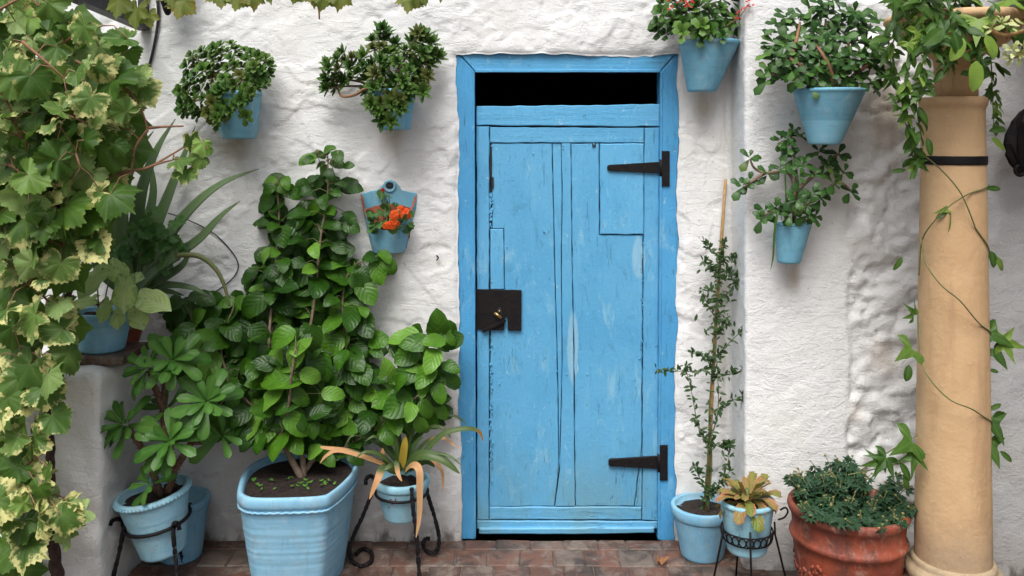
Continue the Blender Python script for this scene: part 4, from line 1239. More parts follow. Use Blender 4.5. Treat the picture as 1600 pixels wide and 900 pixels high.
# ======================================================== bromeliad in the chipped little pot on a scroll-footed tripod
bc = P(628, 745, -.20)
brom = thing('potted_bromeliad', (bc.x, bc.y, 0), 'strap-leaved plant with dried tan leaf tips in the small chipped blue pot', 'plant')
make_pot(brom, (bc.x, bc.y, .185), .068, .108, .155, MAT['pot_chip'], .006, .03, .03, 0, seed=2, roll=True)
mb = MB()
for (a, b_, w_, h_) in ((612, 790, 3, 1.6), (618, 781, 2, 4.5), (610, 782, 3, 1.5), (621, 785, 1.6, 3), (606, 797, 2.4, 1.8)):
    mb.ball(P(a, b_, -.30), .0012 * w_, 6, (1, .5, h_ / w_ + .5))
brom_marks = mb.build('red_paint_marks', LM['red'], brom)
for v in brom_marks.data.vertices:      # sit on the pot's wall
    f = (v.co.z - .185) / .125; rr = .068 + (.102 - .068) * f + .0008
    dx = v.co.x - bc.x
    v.co.y = bc.y - math.sqrt(max(rr * rr - dx * dx, 1e-6))
SB = variants(1, lambda mb, i: None, 'x', None)
def strap(parent, pts, wd, mat, fold=.25, name='leaf', seed=0, keel=.0):
    sp = spline(PP(pts), 6); n = len(sp); vs_ = []; fs = []; e = []; vn = []; al = []; ac = []
    nw = 4
    for i, p_ in enumerate(sp):
        t_ = (sp[min(i + 1, n - 1)] - sp[max(i - 1, 0)]).normalized()
        f = i / (n - 1)
        view = Vector((0, -.75, .66))
        s = t_.cross(view)
        s = s.normalized() if s.length > .05 else Vector((1, 0, 0))
        up = s.cross(t_)
        hw = wd * .8 / 2 * sh_strap(min(f, .985))
        for k in range(nw + 1):
            u = -1 + 2 * k / nw
            vs_.append(p_ + s * u * hw + up * (abs(u) * fold * hw))
            e.append(abs(u)); vn.append(1 - abs(u)); al.append(f); ac.append(u)
    for i in range(n - 1):
        for k in range(nw):
            a = i * (nw + 1) + k; fs.append((a, a + 1, a + nw + 2, a + nw + 1))
    mb = MB(); mb.add(vs_, fs); mb.at = dict(edge=e, vein=vn, along=al, across=ac)
    return mb.build(name, mat, parent)
B = [
    ([(630, 735, -.22), (655, 715, -.24), (690, 680, -.25), (725, 670, -.25), (748, 674, -.24), (755, 690, -.24)], .030, 'brom_t2'),
    ([(632, 738, -.24), (655, 712, -.30), (690, 718, -.33), (718, 740, -.34)], .052, 'brom'),
    ([(625, 740, -.24), (600, 732, -.30), (590, 750, -.34), (577, 780, -.35)], .042, 'brom_t'),
    ([(625, 735, -.24), (590, 722, -.28), (550, 706, -.30), (510, 700, -.31), (500, 698, -.31)], .026, 'brom_t'),
    ([(620, 735, -.25), (575, 716, -.31), (530, 704, -.33), (510, 712, -.34), (500, 724, -.34)], .022, 'brom_d'),
    ([(634, 735, -.26), (645, 727, -.32), (655, 735, -.36), (656, 770, -.37), (655, 810, -.37), (650, 840, -.37)], .036, 'brom_d'),
    ([(640, 735, -.22), (670, 720, -.26), (690, 735, -.27), (692, 768, -.27)], .022, 'brom_d'),
    ([(625, 730, -.2), (600, 700, -.2), (575, 686, -.22), (552, 680, -.24), (538, 698, -.25)], .018, 'brom'),
    ([(628, 730, -.2), (600, 695, -.22), (585, 682, -.25), (570, 690, -.26)], .020, 'brom'),
    ([(634, 730, -.18), (650, 690, -.16), (680, 655, -.15), (710, 650, -.15), (730, 664, -.15)], .020, 'brom'),
    ([(632, 730, -.18), (645, 690, -.17), (665, 670, -.18), (690, 668, -.2), (705, 685, -.21)], .026, 'brom'),
    ([(630, 730, -.2), (640, 690, -.2), (655, 650, -.19), (668, 620, -.18)], .022, 'brom'),
    ([(628, 730, -.22), (632, 700, -.25), (634, 682, -.26)], .040, 'brom_y'),
    ([(622, 730, -.22), (620, 700, -.24), (616, 668, -.25)], .026, 'brom'),
    ([(626, 730, -.22), (624, 690, -.22), (622, 650, -.22)], .026, 'brom'),
    ([(634, 732, -.22), (645, 700, -.24), (660, 680, -.25)], .030, 'brom'),
    ([(618, 735, -.24), (600, 715, -.28), (598, 700, -.29)], .03, 'brom_t'),
    ([(640, 735, -.24), (665, 722, -.28), (680, 730, -.3)], .028, 'brom'),
    ([(622, 738, -.26), (612, 728, -.30), (600, 735, -.32)], .03, 'brom'),
    ([(624, 730, -.2), (606, 690, -.18), (590, 664, -.16), (572, 660, -.15)], .018, 'brom'),
    ([(636, 730, -.2), (662, 694, -.2), (690, 684, -.22), (716, 700, -.24)], .02, 'brom_t'),
    ([(632, 730, -.2), (636, 686, -.18), (648, 655, -.16), (660, 640, -.15)], .018, 'brom'),
    ([(620, 734, -.25), (596, 712, -.30), (572, 706, -.33), (556, 716, -.34)], .02, 'brom'),
    ([(628, 735, -.26), (620, 722, -.32), (622, 740, -.35), (628, 752, -.36)], .026, 'brom_t'),
    ([(638, 734, -.25), (668, 710, -.30), (700, 712, -.33), (722, 728, -.35)], .018, 'brom'),
]
LM['brom_t2'] = m_leaf('strap_leaf_brown_end', (0.045, 0.085, 0.025), (0.07, 0.11, 0.03), (0.15, 0.17, 0.06), .2, tip=(0.30, 0.13, 0.03), t_lo=.68, t_hi=.85, rough=.45, trans=.12)
for i, (pts, wd, mm) in enumerate(B): strap(brom, pts, wd, LM[mm], seed=i)
stB = thing('plant_stand', (bc.x, bc.y, 0), 'black iron tripod stand with scroll feet beside the blue door', 'plant stand', 'black iron plant stands')
mb = MB(); ring(mb, (bc.x, bc.y, .283), .1015, .0055); mb.build('ring', MAT['iron'], stB)
def zfix(pts): return [Vector((p_.x, p_.y, max(p_.z, .009))) for p_ in pts]
L1 = PP([(571, 757, -.20), (573, 747, -.20), (580, 744, -.20), (586, 752, -.20), (578, 778, -.20), (566, 808, -.20), (552, 838, -.20), (546, 862, -.20)]) + [PZ(552, 878, .012), PZ(566, 884, .01), PZ(580, 876, .01), PZ(579, 862, .01), PZ(566, 858, .01), PZ(556, 866, .01)]
L2 = PP([(643, 762, -.305), (646, 800, -.315), (651, 840, -.325)]) + [Vector((P(655, 885, -.335).x, -.335, .03)), Vector((P(656, 890, -.35).x, -.35, .010)), Vector((P(648, 895, -.35).x, -.37, .012)), Vector((P(643, 890, -.35).x, -.365, .035))]
L3 = PP([(668, 748, -.16), (664, 756, -.155), (672, 785, -.15), (681, 815, -.145), (686, 840, -.14), (684, 858, -.135)]) + [PZ(676, 864, .02), PZ(665, 860, .02), P(661, 850, -.14), P(665, 842, -.14), P(672, 842, -.14)]
for L in (L1, L2, L3):
    mb = MB(); twisted(mb, zfix(L), .0088); mb.build('leg', MAT['iron'], stB)

# ======================================================== right: staked shrub in a blue pot
jc = P(1097, 786, -.125)
jt_ = thing('potted_shrub', (jc.x, jc.y, 0), 'thin small-leaved shrub tied to a bamboo cane in the plain blue pot by the door', 'plant')
make_pot(jt_, (jc.x, jc.y, .001), .083, .122, .203, MAT['pot_mid'], .007, .042, .028, 0, seed=1)
mb = MB(); mb.tube([P(1104, 800, -.13), P(1113, 600, -.11), P(1122, 450, -.08), P(1129, 350, -.05), P(1134, 280, -.03)], [.0085, .008, .0075, .0068, .006], 8)
mb.build('bamboo_cane', MAT['bamboo'], jt_)
JP = [[(1106, 800, -.14), (1112, 720, -.14), (1108, 650, -.13), (1114, 560, -.12), (1120, 480, -.10), (1126, 420, -.09), (1128, 375, -.08)],
      [(1100, 790, -.12), (1108, 700, -.15), (1122, 640, -.15), (1120, 560, -.13)],
      [(1118, 575, -.13), (1090, 580, -.14), (1060, 580, -.15), (1025, 577, -.16)],
      [(1118, 640, -.15), (1140, 628, -.16), (1163, 618, -.2)], [(1116, 560, -.12), (1140, 535, -.15), (1168, 508, -.19)],
      [(1114, 590, -.12), (1140, 585, -.14), (1160, 578, -.18)], [(1104, 690, -.14), (1090, 660, -.15), (1080, 610, -.15), (1070, 570, -.15)],
      [(1106, 700, -.14), (1085, 655, -.16)], [(1120, 500, -.11), (1105, 475, -.12), (1097, 450, -.12)], [(1120, 470, -.1), (1140, 455, -.13), (1152, 440, -.14)],
      [(1124, 430, -.1), (1108, 415, -.1), (1098, 408, -.1)], [(1124, 430, -.1), (1142, 425, -.12), (1153, 432, -.12)],
      [(1112, 560, -.13), (1095, 555, -.14), (1082, 552, -.14)], [(1106, 770, -.14), (1125, 755, -.16), (1138, 720, -.17), (1140, 690, -.17)],
      [(1106, 770, -.14), (1090, 740, -.15), (1084, 725, -.15)], [(1104, 780, -.14), (1120, 760, -.16), (1142, 735, -.17)], [(1110, 690, -.14), (1130, 700, -.16), (1140, 690, -.17)],
      [(1126, 410, -.09), (1140, 400, -.1), (1150, 405, -.11)], [(1126, 400, -.09), (1110, 390, -.09), (1104, 382, -.09)], [(1118, 520, -.12), (1132, 505, -.13), (1136, 495, -.14)]]
lf = MB(); q = random.Random(31); stm = MB()
for i, h in enumerate(JP):
    sp = spline(PP(h), 7)
    stm.tube(sp, [.004 if i < 2 else .0022, .0012], 5)
    for k, s in enumerate(sp):
        if i == 0 and k < 12: continue
        for side_ in range(2):
            a = q.uniform(0, 6.28)
            tip = Vector((math.cos(a), -.4 + q.uniform(-.4, .3), math.sin(a) * .8 + .25))
            blade(lf, .40, sh_ovate, 3, 2, .2, .3, 0, 0, fr(s + Vector((q.uniform(-1, 1), q.uniform(-1, 1), q.uniform(-1, 1))) * .006, tip, (q.uniform(-.5, .5), -.6, .7), q.uniform(.018, .034)), k)
for k in range(105):
    f = q.random(); py = 378 + f * 150; s = P(1127 - f * 10 + q.gauss(0, 13), py, -.10 + q.uniform(-.05, .03))
    a = q.uniform(0, 6.28)
    blade(lf, .40, sh_ovate, 3, 2, .2, .3, 0, 0, fr(s, (math.cos(a), q.uniform(-.7, .2), math.sin(a) + .3), (q.uniform(-.5, .5), -.6, .7), q.uniform(.018, .034)), k)
stm.build('stem', MAT['twig'], jt_)
tag(lf.build('leaves', LM['thin'], jt_), kind='stuff')

# ======================================================== right: pink-leaved plant on a ringed stand
kc = P(1167, 782, -.46)
kal = thing('potted_kalanchoe', (kc.x, kc.y, 0), 'plant with pinkish orange and green lobed leaves in the pale blue pot', 'plant')
make_pot(kal, (kc.x, kc.y, .178), .070, .100, .185, MAT['pot_chip'], .005, .016, .03, 0, seed=7, roll=True)
q = random.Random(12)
for i in range(34):
    f = i / 34; a = i * 2.39996
    el = .05 + 1.1 * f + q.uniform(-.1, .1)
    d = Vector((math.cos(a) * math.cos(el), math.sin(a) * math.cos(el), math.sin(el)))
    nr = Vector((-math.cos(a) * math.sin(el), -math.sin(a) * math.sin(el), math.cos(el)))
    put('leaf', q.choice(KAL), fr(Vector((kc.x, kc.y, .355)) + d * .012, d, nr, q.uniform(.10, .155) * (1 - .25 * f)), kal)
mb = MB(); mb.tube([(kc.x, kc.y, .33), (kc.x, kc.y, .40)], [.012, .008], 8); mb.build('stem', MAT['twig'], kal)
stC = thing('plant_stand', (kc.x, kc.y, 0), 'thin black wire stand with a band of small rings under the pink-leaved plant', 'plant stand', 'black iron plant stands')
mb = MB(); ring(mb, (kc.x, kc.y, .258), .0905, .0028); ring(mb, (kc.x, kc.y, .222), .0845, .0028); mb.build('band', MAT['iron'], stC)
mb = MB()
for k in range(22):
    a = 2 * math.pi * k / 22; c_ = Vector((kc.x + .0895 * math.cos(a), kc.y + .0895 * math.sin(a), .240))
    tx = Vector((-math.sin(a), math.cos(a), 0))
    mb.tube([c_ + tx * .0125 * math.cos(b_ * .524) + Vector((math.cos(a), math.sin(a), 0)) * .003 * math.sin(b_ * .524) + Vector((0, 0, .0155 * math.sin(b_ * .524))) for b_ in range(13)], .0026, 6, False)
mb.build('ring_band', MAT['iron'], stC)
for ang in (262, 352, 196, 90):
    d = Vector((math.cos(R(ang)), math.sin(R(ang)), 0)); c0 = Vector((kc.x, kc.y, 0))
    mb = MB(); mb.tube([c0 + d * .097 + Vector((0, 0, .285)), c0 + d * .099 + Vector((0, 0, .24)), c0 + d * .155 + Vector((0, 0, .004))], .0038, 7); mb.build('leg', MAT['iron'], stC)
mb = MB(); mb.tube(spline(PP([(1216, 812, -.46), (1226, 808, -.45), (1231, 799, -.44), (1227, 793, -.44), (1219, 797, -.44)]), 6), .0034, 7); mb.build('hook', MAT['iron'], stC)

# ======================================================== right: terracotta pot of chrysanthemums
lc = P(1325, 787, -.485)
chry = thing('potted_chrysanthemum', (lc.x, lc.y, 0), 'dark green budding flowers in the wide terracotta pot with moulded garlands', 'plant')
h = lc.z
prof = [(.09, 0), (.150, 0), (.154, .006), (.163, .05), (.172, .10), (.180, .15), (.186, .20), (.189, h - .128), (.197, h - .122), (.201, h - .112), (.197, h - .103), (.190, h - .099), (.192, h - .06), (.196, h - .036), (.203, h - .030), (.2075, h - .018), (.206, h - .006), (.200, h), (.190, h - .001), (.184, h - .008), (.181, h - .045)]
mb = MB(); mb.lathe(prof, (lc.x, lc.y, .001), 56, None, .006, 2); mb.build('pot', MAT['terra'], chry)
soil_disc(chry, (lc.x, lc.y, h - .040), .180, seed=3)
mb = MB(); q = random.Random(14)
for k in range(300):                     # moulded flower garland
    a = 2 * math.pi * k / 300 + q.uniform(-.02, .02); f = (k % 60) / 60
    z = h - .185 - .055 * math.sin(math.pi * f) + q.uniform(-.018, .018)
    r_ = .163 + .026 * min(1, z / .21)
    mb.ball((lc.x + r_ * math.cos(a), lc.y + r_ * math.sin(a), z), q.uniform(.004, .008), 6, (1, 1, 1.3))
tag(mb.build('garland', MAT['terra'], chry), kind='stuff')
lf = MB(); stm = MB(); bud = MB(); q = random.Random(44)
CL = [(-75, .75), (-38, .9), (0, 1), (38, .9), (75, .75)]
for i in range(84):
    a = q.uniform(0, 6.28); r_ = .185 * q.random() ** .45
    b0 = Vector((lc.x + math.cos(a) * r_ * .85, lc.y + math.sin(a) * r_ * .85, h - .04))
    lean = Vector((math.cos(a), math.sin(a), 0)) * r_ * .30 + Vector((q.uniform(-.02, .02), q.uniform(-.02, .02), 0))
    hh = q.uniform(.04, .12) * (1.1 if math.sin(a) > 0 else .55)
    pts = [b0, b0 + lean * .4 + Vector((0, 0, hh * .6)), b0 + lean + Vector((0, 0, hh))]
    sp = spline(pts, 4)
    stm.tube(sp, [.0022, .0015], 5)
    for k in range(15):
        s = sp[min(len(sp) - 1, 1 + k % (len(sp) - 1))]
        aa = q.uniform(0, 6.28); d = Vector((math.cos(aa), math.sin(aa) - .15, q.uniform(-.25, .5)))
        palm(lf, CL, .05, 3, (.5, 1.0), .2, .06, i * 7 + k, .42, fr(s + d * .008, d, (q.uniform(-.3, .3), -.5, .8), q.uniform(.018, .036)))
    for k in range(q.choice((0, 1, 2, 2))):
        tpt = sp[-1] + Vector((q.uniform(-.02, .02), q.uniform(-.02, .02), q.uniform(.006, .025)))
        bud.tube([sp[-1], tpt], .0013, 4); bud.ball(tpt, q.uniform(.0035, .006), 6, (1, 1, .8))
tag(stm.build('stems', MAT['twig'], chry), kind='stuff'); tag(lf.build('leaves', LM['chry'], chry), kind='stuff'); tag(bud.build('buds', LM['bud'], chry), kind='stuff')

# ======================================================== pots on the walls
def wallpot(name, label, px0, px1, py_top, py_bot, bx0, bx1, wallY, mat, rimh=.02, rim=.004, seed=0):
    r_guess = (px1 - px0) / 2 * .00255
    Y = wallY - r_guess - .004
    k = (Y - CAM_Y) / FPX
    r1 = (px1 - px0) / 2 * k; r0 = (bx1 - bx0) / 2 * k
    top = P((px0 + px1) / 2, py_top, Y); bot = P((bx0 + bx1) / 2, py_bot, Y - r0)
    h = top.z - bot.z
    sx = (top.x - bot.x) / h; sy = (top.y - bot.y) / h * 0
    th = thing(name, (top.x, Y, bot.z), label, 'plant', 'pots hung on the white walls')
    M = Matrix(((1, 0, sx), (0, 1, sy), (0, 0, 1)))
    make_pot(th, (bot.x, Y, bot.z), r0, r1, h, mat, rim, rimh, .025, 0, M=M, seed=seed)
    # hook that holds it to the wall
    mb = MB(); mb.tube(spline([(top.x, wallY + .012, top.z + .012), (top.x, wallY - .012, top.z + .018), (top.x, wallY - .016, top.z - .004), (top.x, wallY - .020, top.z - .03)], 4), .003, 6); mb.build('hook', MAT['iron'], th)
    return th, top, Y

def rosettes(th, meshes, pts, q, size, base, mat_stem, jit=.04, upb=.35, nstem=9):
    ps = []
    for (px, py, Y) in pts:
        p_ = P(px, py, Y + q.uniform(-jit, jit)); ps.append(p_)
        d = (p_ - base); d.z *= .8
        d = d.normalized() * .7 + Vector((q.uniform(-.4, .4), -1.0 + q.uniform(-.35, .35), upb + q.uniform(-.3, .3)))
        put('leaf_rosette', q.choice(meshes), fr(p_, d.orthogonal(), d, size * q.uniform(.8, 1.2)), th)
    for i in range(0, len(ps), max(1, len(ps) // nstem)):
        p_ = ps[i]; m_ = base.lerp(p_, .5) + Vector((0, 0, .015))
        mb = MB(); mb.tube(spline([base + Vector((q.uniform(-.03, .03), q.uniform(-.02, .02), -.01)), m_, p_], 4), [.006, .0035], 6); mb.build('stem', mat_stem, th)

thA, topA, YA = wallpot('wall_pot_plant', 'blue wall pot of dense bronze-tinged rosettes, nearest the grape vine', 326, 408, 143, 217, 339, 392, 0, MAT['pot_wall'], seed=1)
q = random.Random(61)
blA = [(318, 105, 26, YA - .03), (350, 95, 30, YA - .02), (395, 110, 28, YA - .02), (415, 128, 10, YA), (330, 135, 30, YA - .06), (365, 125, 36, YA - .07), (300, 160, 18, YA - .04), (310, 130, 22, YA - .02),
       (345, 165, 22, YA - .12), (360, 150, 20, YA - .12), (293, 150, 12, YA - .02), (360, 80, 12, YA), (384, 88, 10, YA)]
ptsA = scatter(blA, 10.5, 4, 6000, 95) + [(384, 183, YA - .13), (340, 190, YA - .12), (352, 182, YA - .13), (287, 172, YA - .02), (325, 175, YA - .06), (310, 178, YA - .04), (377, 158, YA - .13), (404, 130, YA - .03)]
rosettes(thA, AEO, ptsA, q, .037, topA + Vector((0, 0, -.01)), MAT['bark'])
thB, topB, YB = wallpot('wall_pot_plant', 'blue wall pot of spiky pointed rosettes with one long sideways branch', 573, 650, 140, 203, 589, 638, 0, MAT['pot_wall'], seed=2)
blB = [(597, 62, 14, YB), (600, 85, 22, YB - .02), (655, 75, 22, YB - .01), (672, 95, 14, YB), (640, 95, 24, YB - .03), (610, 115, 30, YB - .06), (645, 125, 24, YB - .06), (575, 100, 18, YB - .02), (590, 135, 20, YB - .06), (625, 140, 20, YB - .1),
       (540, 98, 18, YB), (525, 120, 18, YB), (550, 115, 12, YB), (600, 160, 16, YB - .12), (605, 185, 12, YB - .13), (590, 165, 10, YB - .12), (620, 160, 12, YB - .12), (518, 138, 9, YB)]
ptsB = scatter(blB, 12, 5, 6000, 84) + [(512, 100, YB), (515, 128, YB), (597, 48, YB), (683, 88, YB), (658, 55, YB)]
rosettes(thB, SPK, ptsB, q, .046, topB + Vector((0, 0, -.01)), MAT['bark'])
mb = MB(); mb.tube(spline(PP([(600, 140, YB), (575, 137, YB - .05), (555, 148, YB - .04), (538, 151, YB - .02), (530, 145, YB), (525, 120, YB)]), 5), [.007, .006, .0035], 7); mb.build('stem', MAT['cane'], thB)
thD, topD, YD = wallpot('wall_pot_plant', 'blue wall pot of broad round leaves and red buds over the door corner', 1062, 1155, 64, 142, 1079, 1124, 0, MAT['pot_wall'], seed=3)
blD = [(1050, 25, 26, YD - .04), (1085, 18, 30, YD - .05), (1120, 24, 30, YD - .05), (1148, 45, 14, YD), (1040, 42, 14, YD), (1085, 38, 22, YD - .1), (1120, 38, 22, YD - .09), (1055, 8, 22, YD), (1130, 8, 22, YD), (1090, -4, 30, YD)]
ptsD = scatter(blD, 12.5, 7, 6000, 84)
rosettes(thD, RND, ptsD, q, .050, topD + Vector((0, 0, -.01)), MAT['bark'], upb=.5)
mb = MB()
for (a, b_) in ((1042, 2), (1071, 7), (1080, 4), (1171, 10), (1153, 27), (1050, 14), (1166, 14), (1156, 20), (1062, 2), (1076, 10), (1168, 5)):
    c_ = P(a, b_, YD - .13)
    for k in range(6): blade(mb, .6, sh_broad, 3, 2, .2, .4, 0, 0, fr(c_ + Vector((q.uniform(-.008, .008), q.uniform(-.008, .008), q.uniform(-.006, .008))), (q.uniform(-1, 1), q.uniform(-1, .3), q.uniform(-.3, 1)), (0, -.6, .7), .014), k)
tag(mb.build('red_buds', LM['red'], thD), kind='stuff')
mb = MB(); mb.tube(spline(PP([(1120, 50, YD - .03), (1150, 30, YD - .08), (1165, 15, YD - .12)]), 5), .002, 5); mb.build('flower_stalk', MAT['cane'], thD)

def jade_bush(th, meshes, clusters, q, L, base, mat_stem, n=8, name='leaf', cap=290):
    cnt = 0
    for (px, py, Y) in clusters:
        p_ = P(px, py, Y)
        d = (p_ - base).normalized() * .5 + Vector((q.uniform(-.4, .4), -.9 + q.uniform(-.3, .3), .35 + q.uniform(-.3, .3)))
        ax = d.normalized(); u = ax.orthogonal().normalized(); v = ax.cross(u)
        for i in range(n):
            if cnt >= cap: break
            f = i / n; a = i * 2.39996 + q.uniform(-.3, .3); el = -.1 + 1.0 * f + q.uniform(-.2, .2)
            dd = (u * math.cos(a) + v * math.sin(a)) * math.cos(el) + ax * math.sin(el)
            nr = ax * math.cos(el) - (u * math.cos(a) + v * math.sin(a)) * math.sin(el)
            put(name, q.choice(meshes), fr(p_ - ax * .012 * (1 - f) + dd * .004, dd, nr, L * (1 - .4 * f) * q.uniform(.8, 1.2)), th); cnt += 1

thE, topE, YE = wallpot('wall_pot_plant', 'largest blue wall pot, two-tone, with a tall branching jade bush', 1241, 1350, 139, 226, 1272, 1322, YP, MAT['pot_two'], rimh=.016, seed=4)
blE = [(1240, 40, 26, YE), (1290, 25, 28, YE), (1330, 45, 28, YE), (1215, 75, 22, YE), (1250, 80, 30, YE - .05), (1300, 70, 36, YE - .06), (1345, 85, 26, YE - .04), (1365, 60, 16, YE), (1372, 95, 16, YE), (1320, 110, 30, YE - .08), (1265, 110, 28, YE - .08), (1215, 110, 14, YE), (1200, 118, 10, YE), (1360, 120, 20, YE - .03), (1385, 120, 8, YE), (1360, 30, 12, YE), (1290, 110, 22, YE - .09)]
ptsE = scatter(blE, 14.0, 8, 6000, 72)
baseE = topE + Vector((0, 0, -.015))
jade_bush(thE, JAL, ptsE, q, .060, baseE, MAT['bark'], 4, cap=295)
mass = MB()
for (px, py, Y) in scatter(blE, 8.5, 18, 9000, 260):
    p_ = P(px, py, Y + q.uniform(-.03, .09)); a = q.uniform(0, 6.28)
    blade(mass, .62, sh_obov, 4, 2, .15, .3, 0, 0, fr(p_, (math.cos(a), q.uniform(-.6, .2), math.sin(a) * .8 + .3), (q.uniform(-.5, .5), -.6, .6), q.uniform(.035, .055)), 3, .12)
tag(mass.build('inner_leaves', LM['jade'], thE), kind='stuff')
for h in ([(1302, 137, YE - .08), (1298, 110, YE - .1), (1285, 85, YE - .1), (1275, 70, YE - .06)], [(1280, 137, YE), (1255, 105, YE - .06), (1235, 90, YE - .05), (1240, 50, YE)], [(1290, 137, YE), (1262, 128, YE - .04), (1220, 120, YE), (1200, 115, YE)],
          [(1300, 137, YE), (1320, 90, YE - .02), (1330, 50, YE)], [(1310, 137, YE), (1345, 110, YE - .03), (1370, 90, YE)], [(1295, 137, YE), (1292, 80, YE), (1290, 30, YE)], [(1238, 85, YE - .05), (1245, 60, YE - .04), (1250, 35, YE)]):
    mb = MB(); mb.tube(spline(PP(h), 5), [.009, .007, .004], 7); mb.build('stem', MAT['cane'], thE)
# the pot's lower half is a paler blue coat
thF, topF, YF = wallpot('wall_pot_plant', 'small blue wall pot with a sparse jade plant below the largest pot', 1210, 1268, 349, 413, 1220, 1256, YP, MAT['pot_wall'], rimh=.0, rim=0, seed=5)
ptsF = [(1172, 245, YF), (1160, 290, YF - .02), (1170, 283, YF), (1240, 205, YF), (1220, 218, YF), (1250, 210, YF + .03), (1232, 230, YF - .03), (1218, 262, YF - .06), (1240, 245, YF - .02), (1280, 235, YF), (1310, 240, YF + .02), (1292, 255, YF - .03), (1320, 268, YF), (1330, 298, YF), (1305, 285, YF - .04), (1270, 270, YF - .06), (1250, 275, YF - .08), (1245, 310, YF - .09), (1270, 300, YF - .09), (1285, 308, YF - .05), (1212, 325, YF - .06), (1190, 340, YF - .04), (1195, 330, YF), (1235, 335, YF - .08), (1265, 335, YF - .08), (1275, 338, YF - .03), (1228, 320, YF - .05), (1255, 255, YF - .05), (1230, 215, YF - .02), (1262, 320, YF - .1), (1200, 270, YF), (1300, 262, YF - .02)]
baseF = topF + Vector((0, 0, -.015))
jade_bush(thF, JAD, ptsF, q, .050, baseF, MAT['bark'], 6)
for h in ([(1240, 347, YF), (1242, 310, YF - .04), (1238, 280, YF - .03), (1225, 268, YF - .02), (1195, 270, YF), (1178, 262, YF), (1172, 248, YF)], [(1195, 270, YF), (1180, 280, YF), (1162, 292, YF - .02)], [(1240, 347, YF), (1245, 290, YF - .02), (1240, 240, YF), (1235, 208, YF)],
          [(1242, 300, YF - .03), (1270, 275, YF - .03), (1295, 250, YF), (1312, 240, YF)], [(1244, 330, YF), (1280, 305, YF - .02), (1310, 285, YF - .02), (1330, 298, YF)], [(1238, 347, YF), (1215, 330, YF - .03), (1190, 338, YF - .02)], [(1250, 347, YF), (1275, 340, YF)]):
    mb = MB(); mb.tube(spline(PP(h), 5), [.008, .006, .004], 7); mb.build('stem', MAT['bark'], thF)
strap(thF, [(1222, 345, YF - .05), (1216, 330, YF - .09), (1210, 365, YF - .10), (1208, 400, YF - .10), (1204, 422, YF - .10)], .012, LM['pass'])
strap(thF, [(1226, 345, YF - .05), (1228, 310, YF - .07), (1227, 270, YF - .07), (1232, 250, YF - .07)], .008, LM['pass'])

# ---- wall pocket with geranium
YC = -.012
gk = (YC - CAM_Y) / FPX
cC = P(608, 340, 0)
ger = thing('wall_pocket', (cC.x, -.03, P(0, 394, 0).z), 'flat-backed blue wall pocket with bare clay rim and orange geranium flowers', 'plant', 'pots hung on the white walls')
bp_px = [(564, 303), (578, 298), (590, 296), (598, 288), (602, 283), (616, 283), (622, 288), (628, 296), (640, 299), (652, 302), (650, 325), (641, 360), (636, 388), (622, 393), (600, 393), (583, 387), (575, 355), (567, 325)]
mb = MB(); mb.slab(px_poly(bp_px, YC), YC, .016, .004); mb.build('back_plate', MAT['pot_wall'], ger)
mb = MB(); mb.ball(P(609, 290, YC - .001), .018, 12, (1, .15, .75)); mb.build('hanging_hole', MAT['dark'], ger)
mb = MB(); ring(mb, P(609, 291, YC - .002), .021, .006, Matrix.Rotation(R(90), 3, 'X')); mb.build('hole_rim', MAT['pot_wall'], ger)
# half-cone pocket, its rim dipping to the front
outer = []; inner = []
na, nb = 28, 12
zb = P(0, 392, 0).z; 
def rim_z(a):     # a 0..pi around the front
    s = math.sin(a)
    return P(0, 303, 0).z * (1 - s ** .8) + P(0, 360, -.1).z * s ** .8
for lay, off in ((outer, 0), (inner, .009)):
    for j in range(nb + 1):
        f = j / nb
        for i in range(na + 1):
            a = math.pi * i / na
            z = zb + (rim_z(a) - zb) * f
            hf = (z - zb) / (P(0, 303, 0).z - zb)
            rx = (.066 + (.118 - .066) * hf ** .9) - off
            ry = (.070 + (.105 - .070) * hf ** .9) - off
            lay.append(Vector((cC.x + rx * math.cos(a), YC + .004 - ry * math.sin(a), z + (0 if lay is outer else 0))))
fo = []
for j in range(nb):
    for i in range(na):
        a = j * (na + 1) + i; fo.append((a, a + na + 1, a + na + 2, a + 1))
mb = MB(); mb.add(outer, fo)
bot = [Vector((cC.x + .066 * math.cos(math.pi * i / na), YC + .004 - .07 * math.sin(math.pi * i / na), zb)) for i in range(na + 1)]
mb.add(bot, [tuple(range(na + 1))], False)
mb.build('pocket', MAT['pot_wall'], ger)
mb = MB(); mb.add(inner, [f[::-1] for f in fo])
top_o = [outer[nb * (na + 1) + i] for i in range(na + 1)]; top_i = [inner[nb * (na + 1) + i] for i in range(na + 1)]
mb.add(top_o + top_i, [(i, i + na + 1, i + na + 2, i + 1) for i in range(na)])
mb.build('clay_lining', MAT['terra_in'], ger)
mb = MB(); mb.slab(px_poly([(572, 327), (585, 322), (608, 318), (630, 321), (645, 326), (640, 372), (580, 372)], YC), YC - .003, .004, .0005); mb.build('clay_back', MAT['terra_in'], ger)
sz = P(0, 352, -.05).z
mb = MB(); vs_ = [Vector((cC.x + .083 * math.cos(math.pi * i / 20), YC - .074 * math.sin(math.pi * i / 20), sz)) for i in range(21)]
mb.add(vs_, [tuple(range(21))]); mb.build('soil', MAT['soil'], ger)
q = random.Random(71); stm = MB()
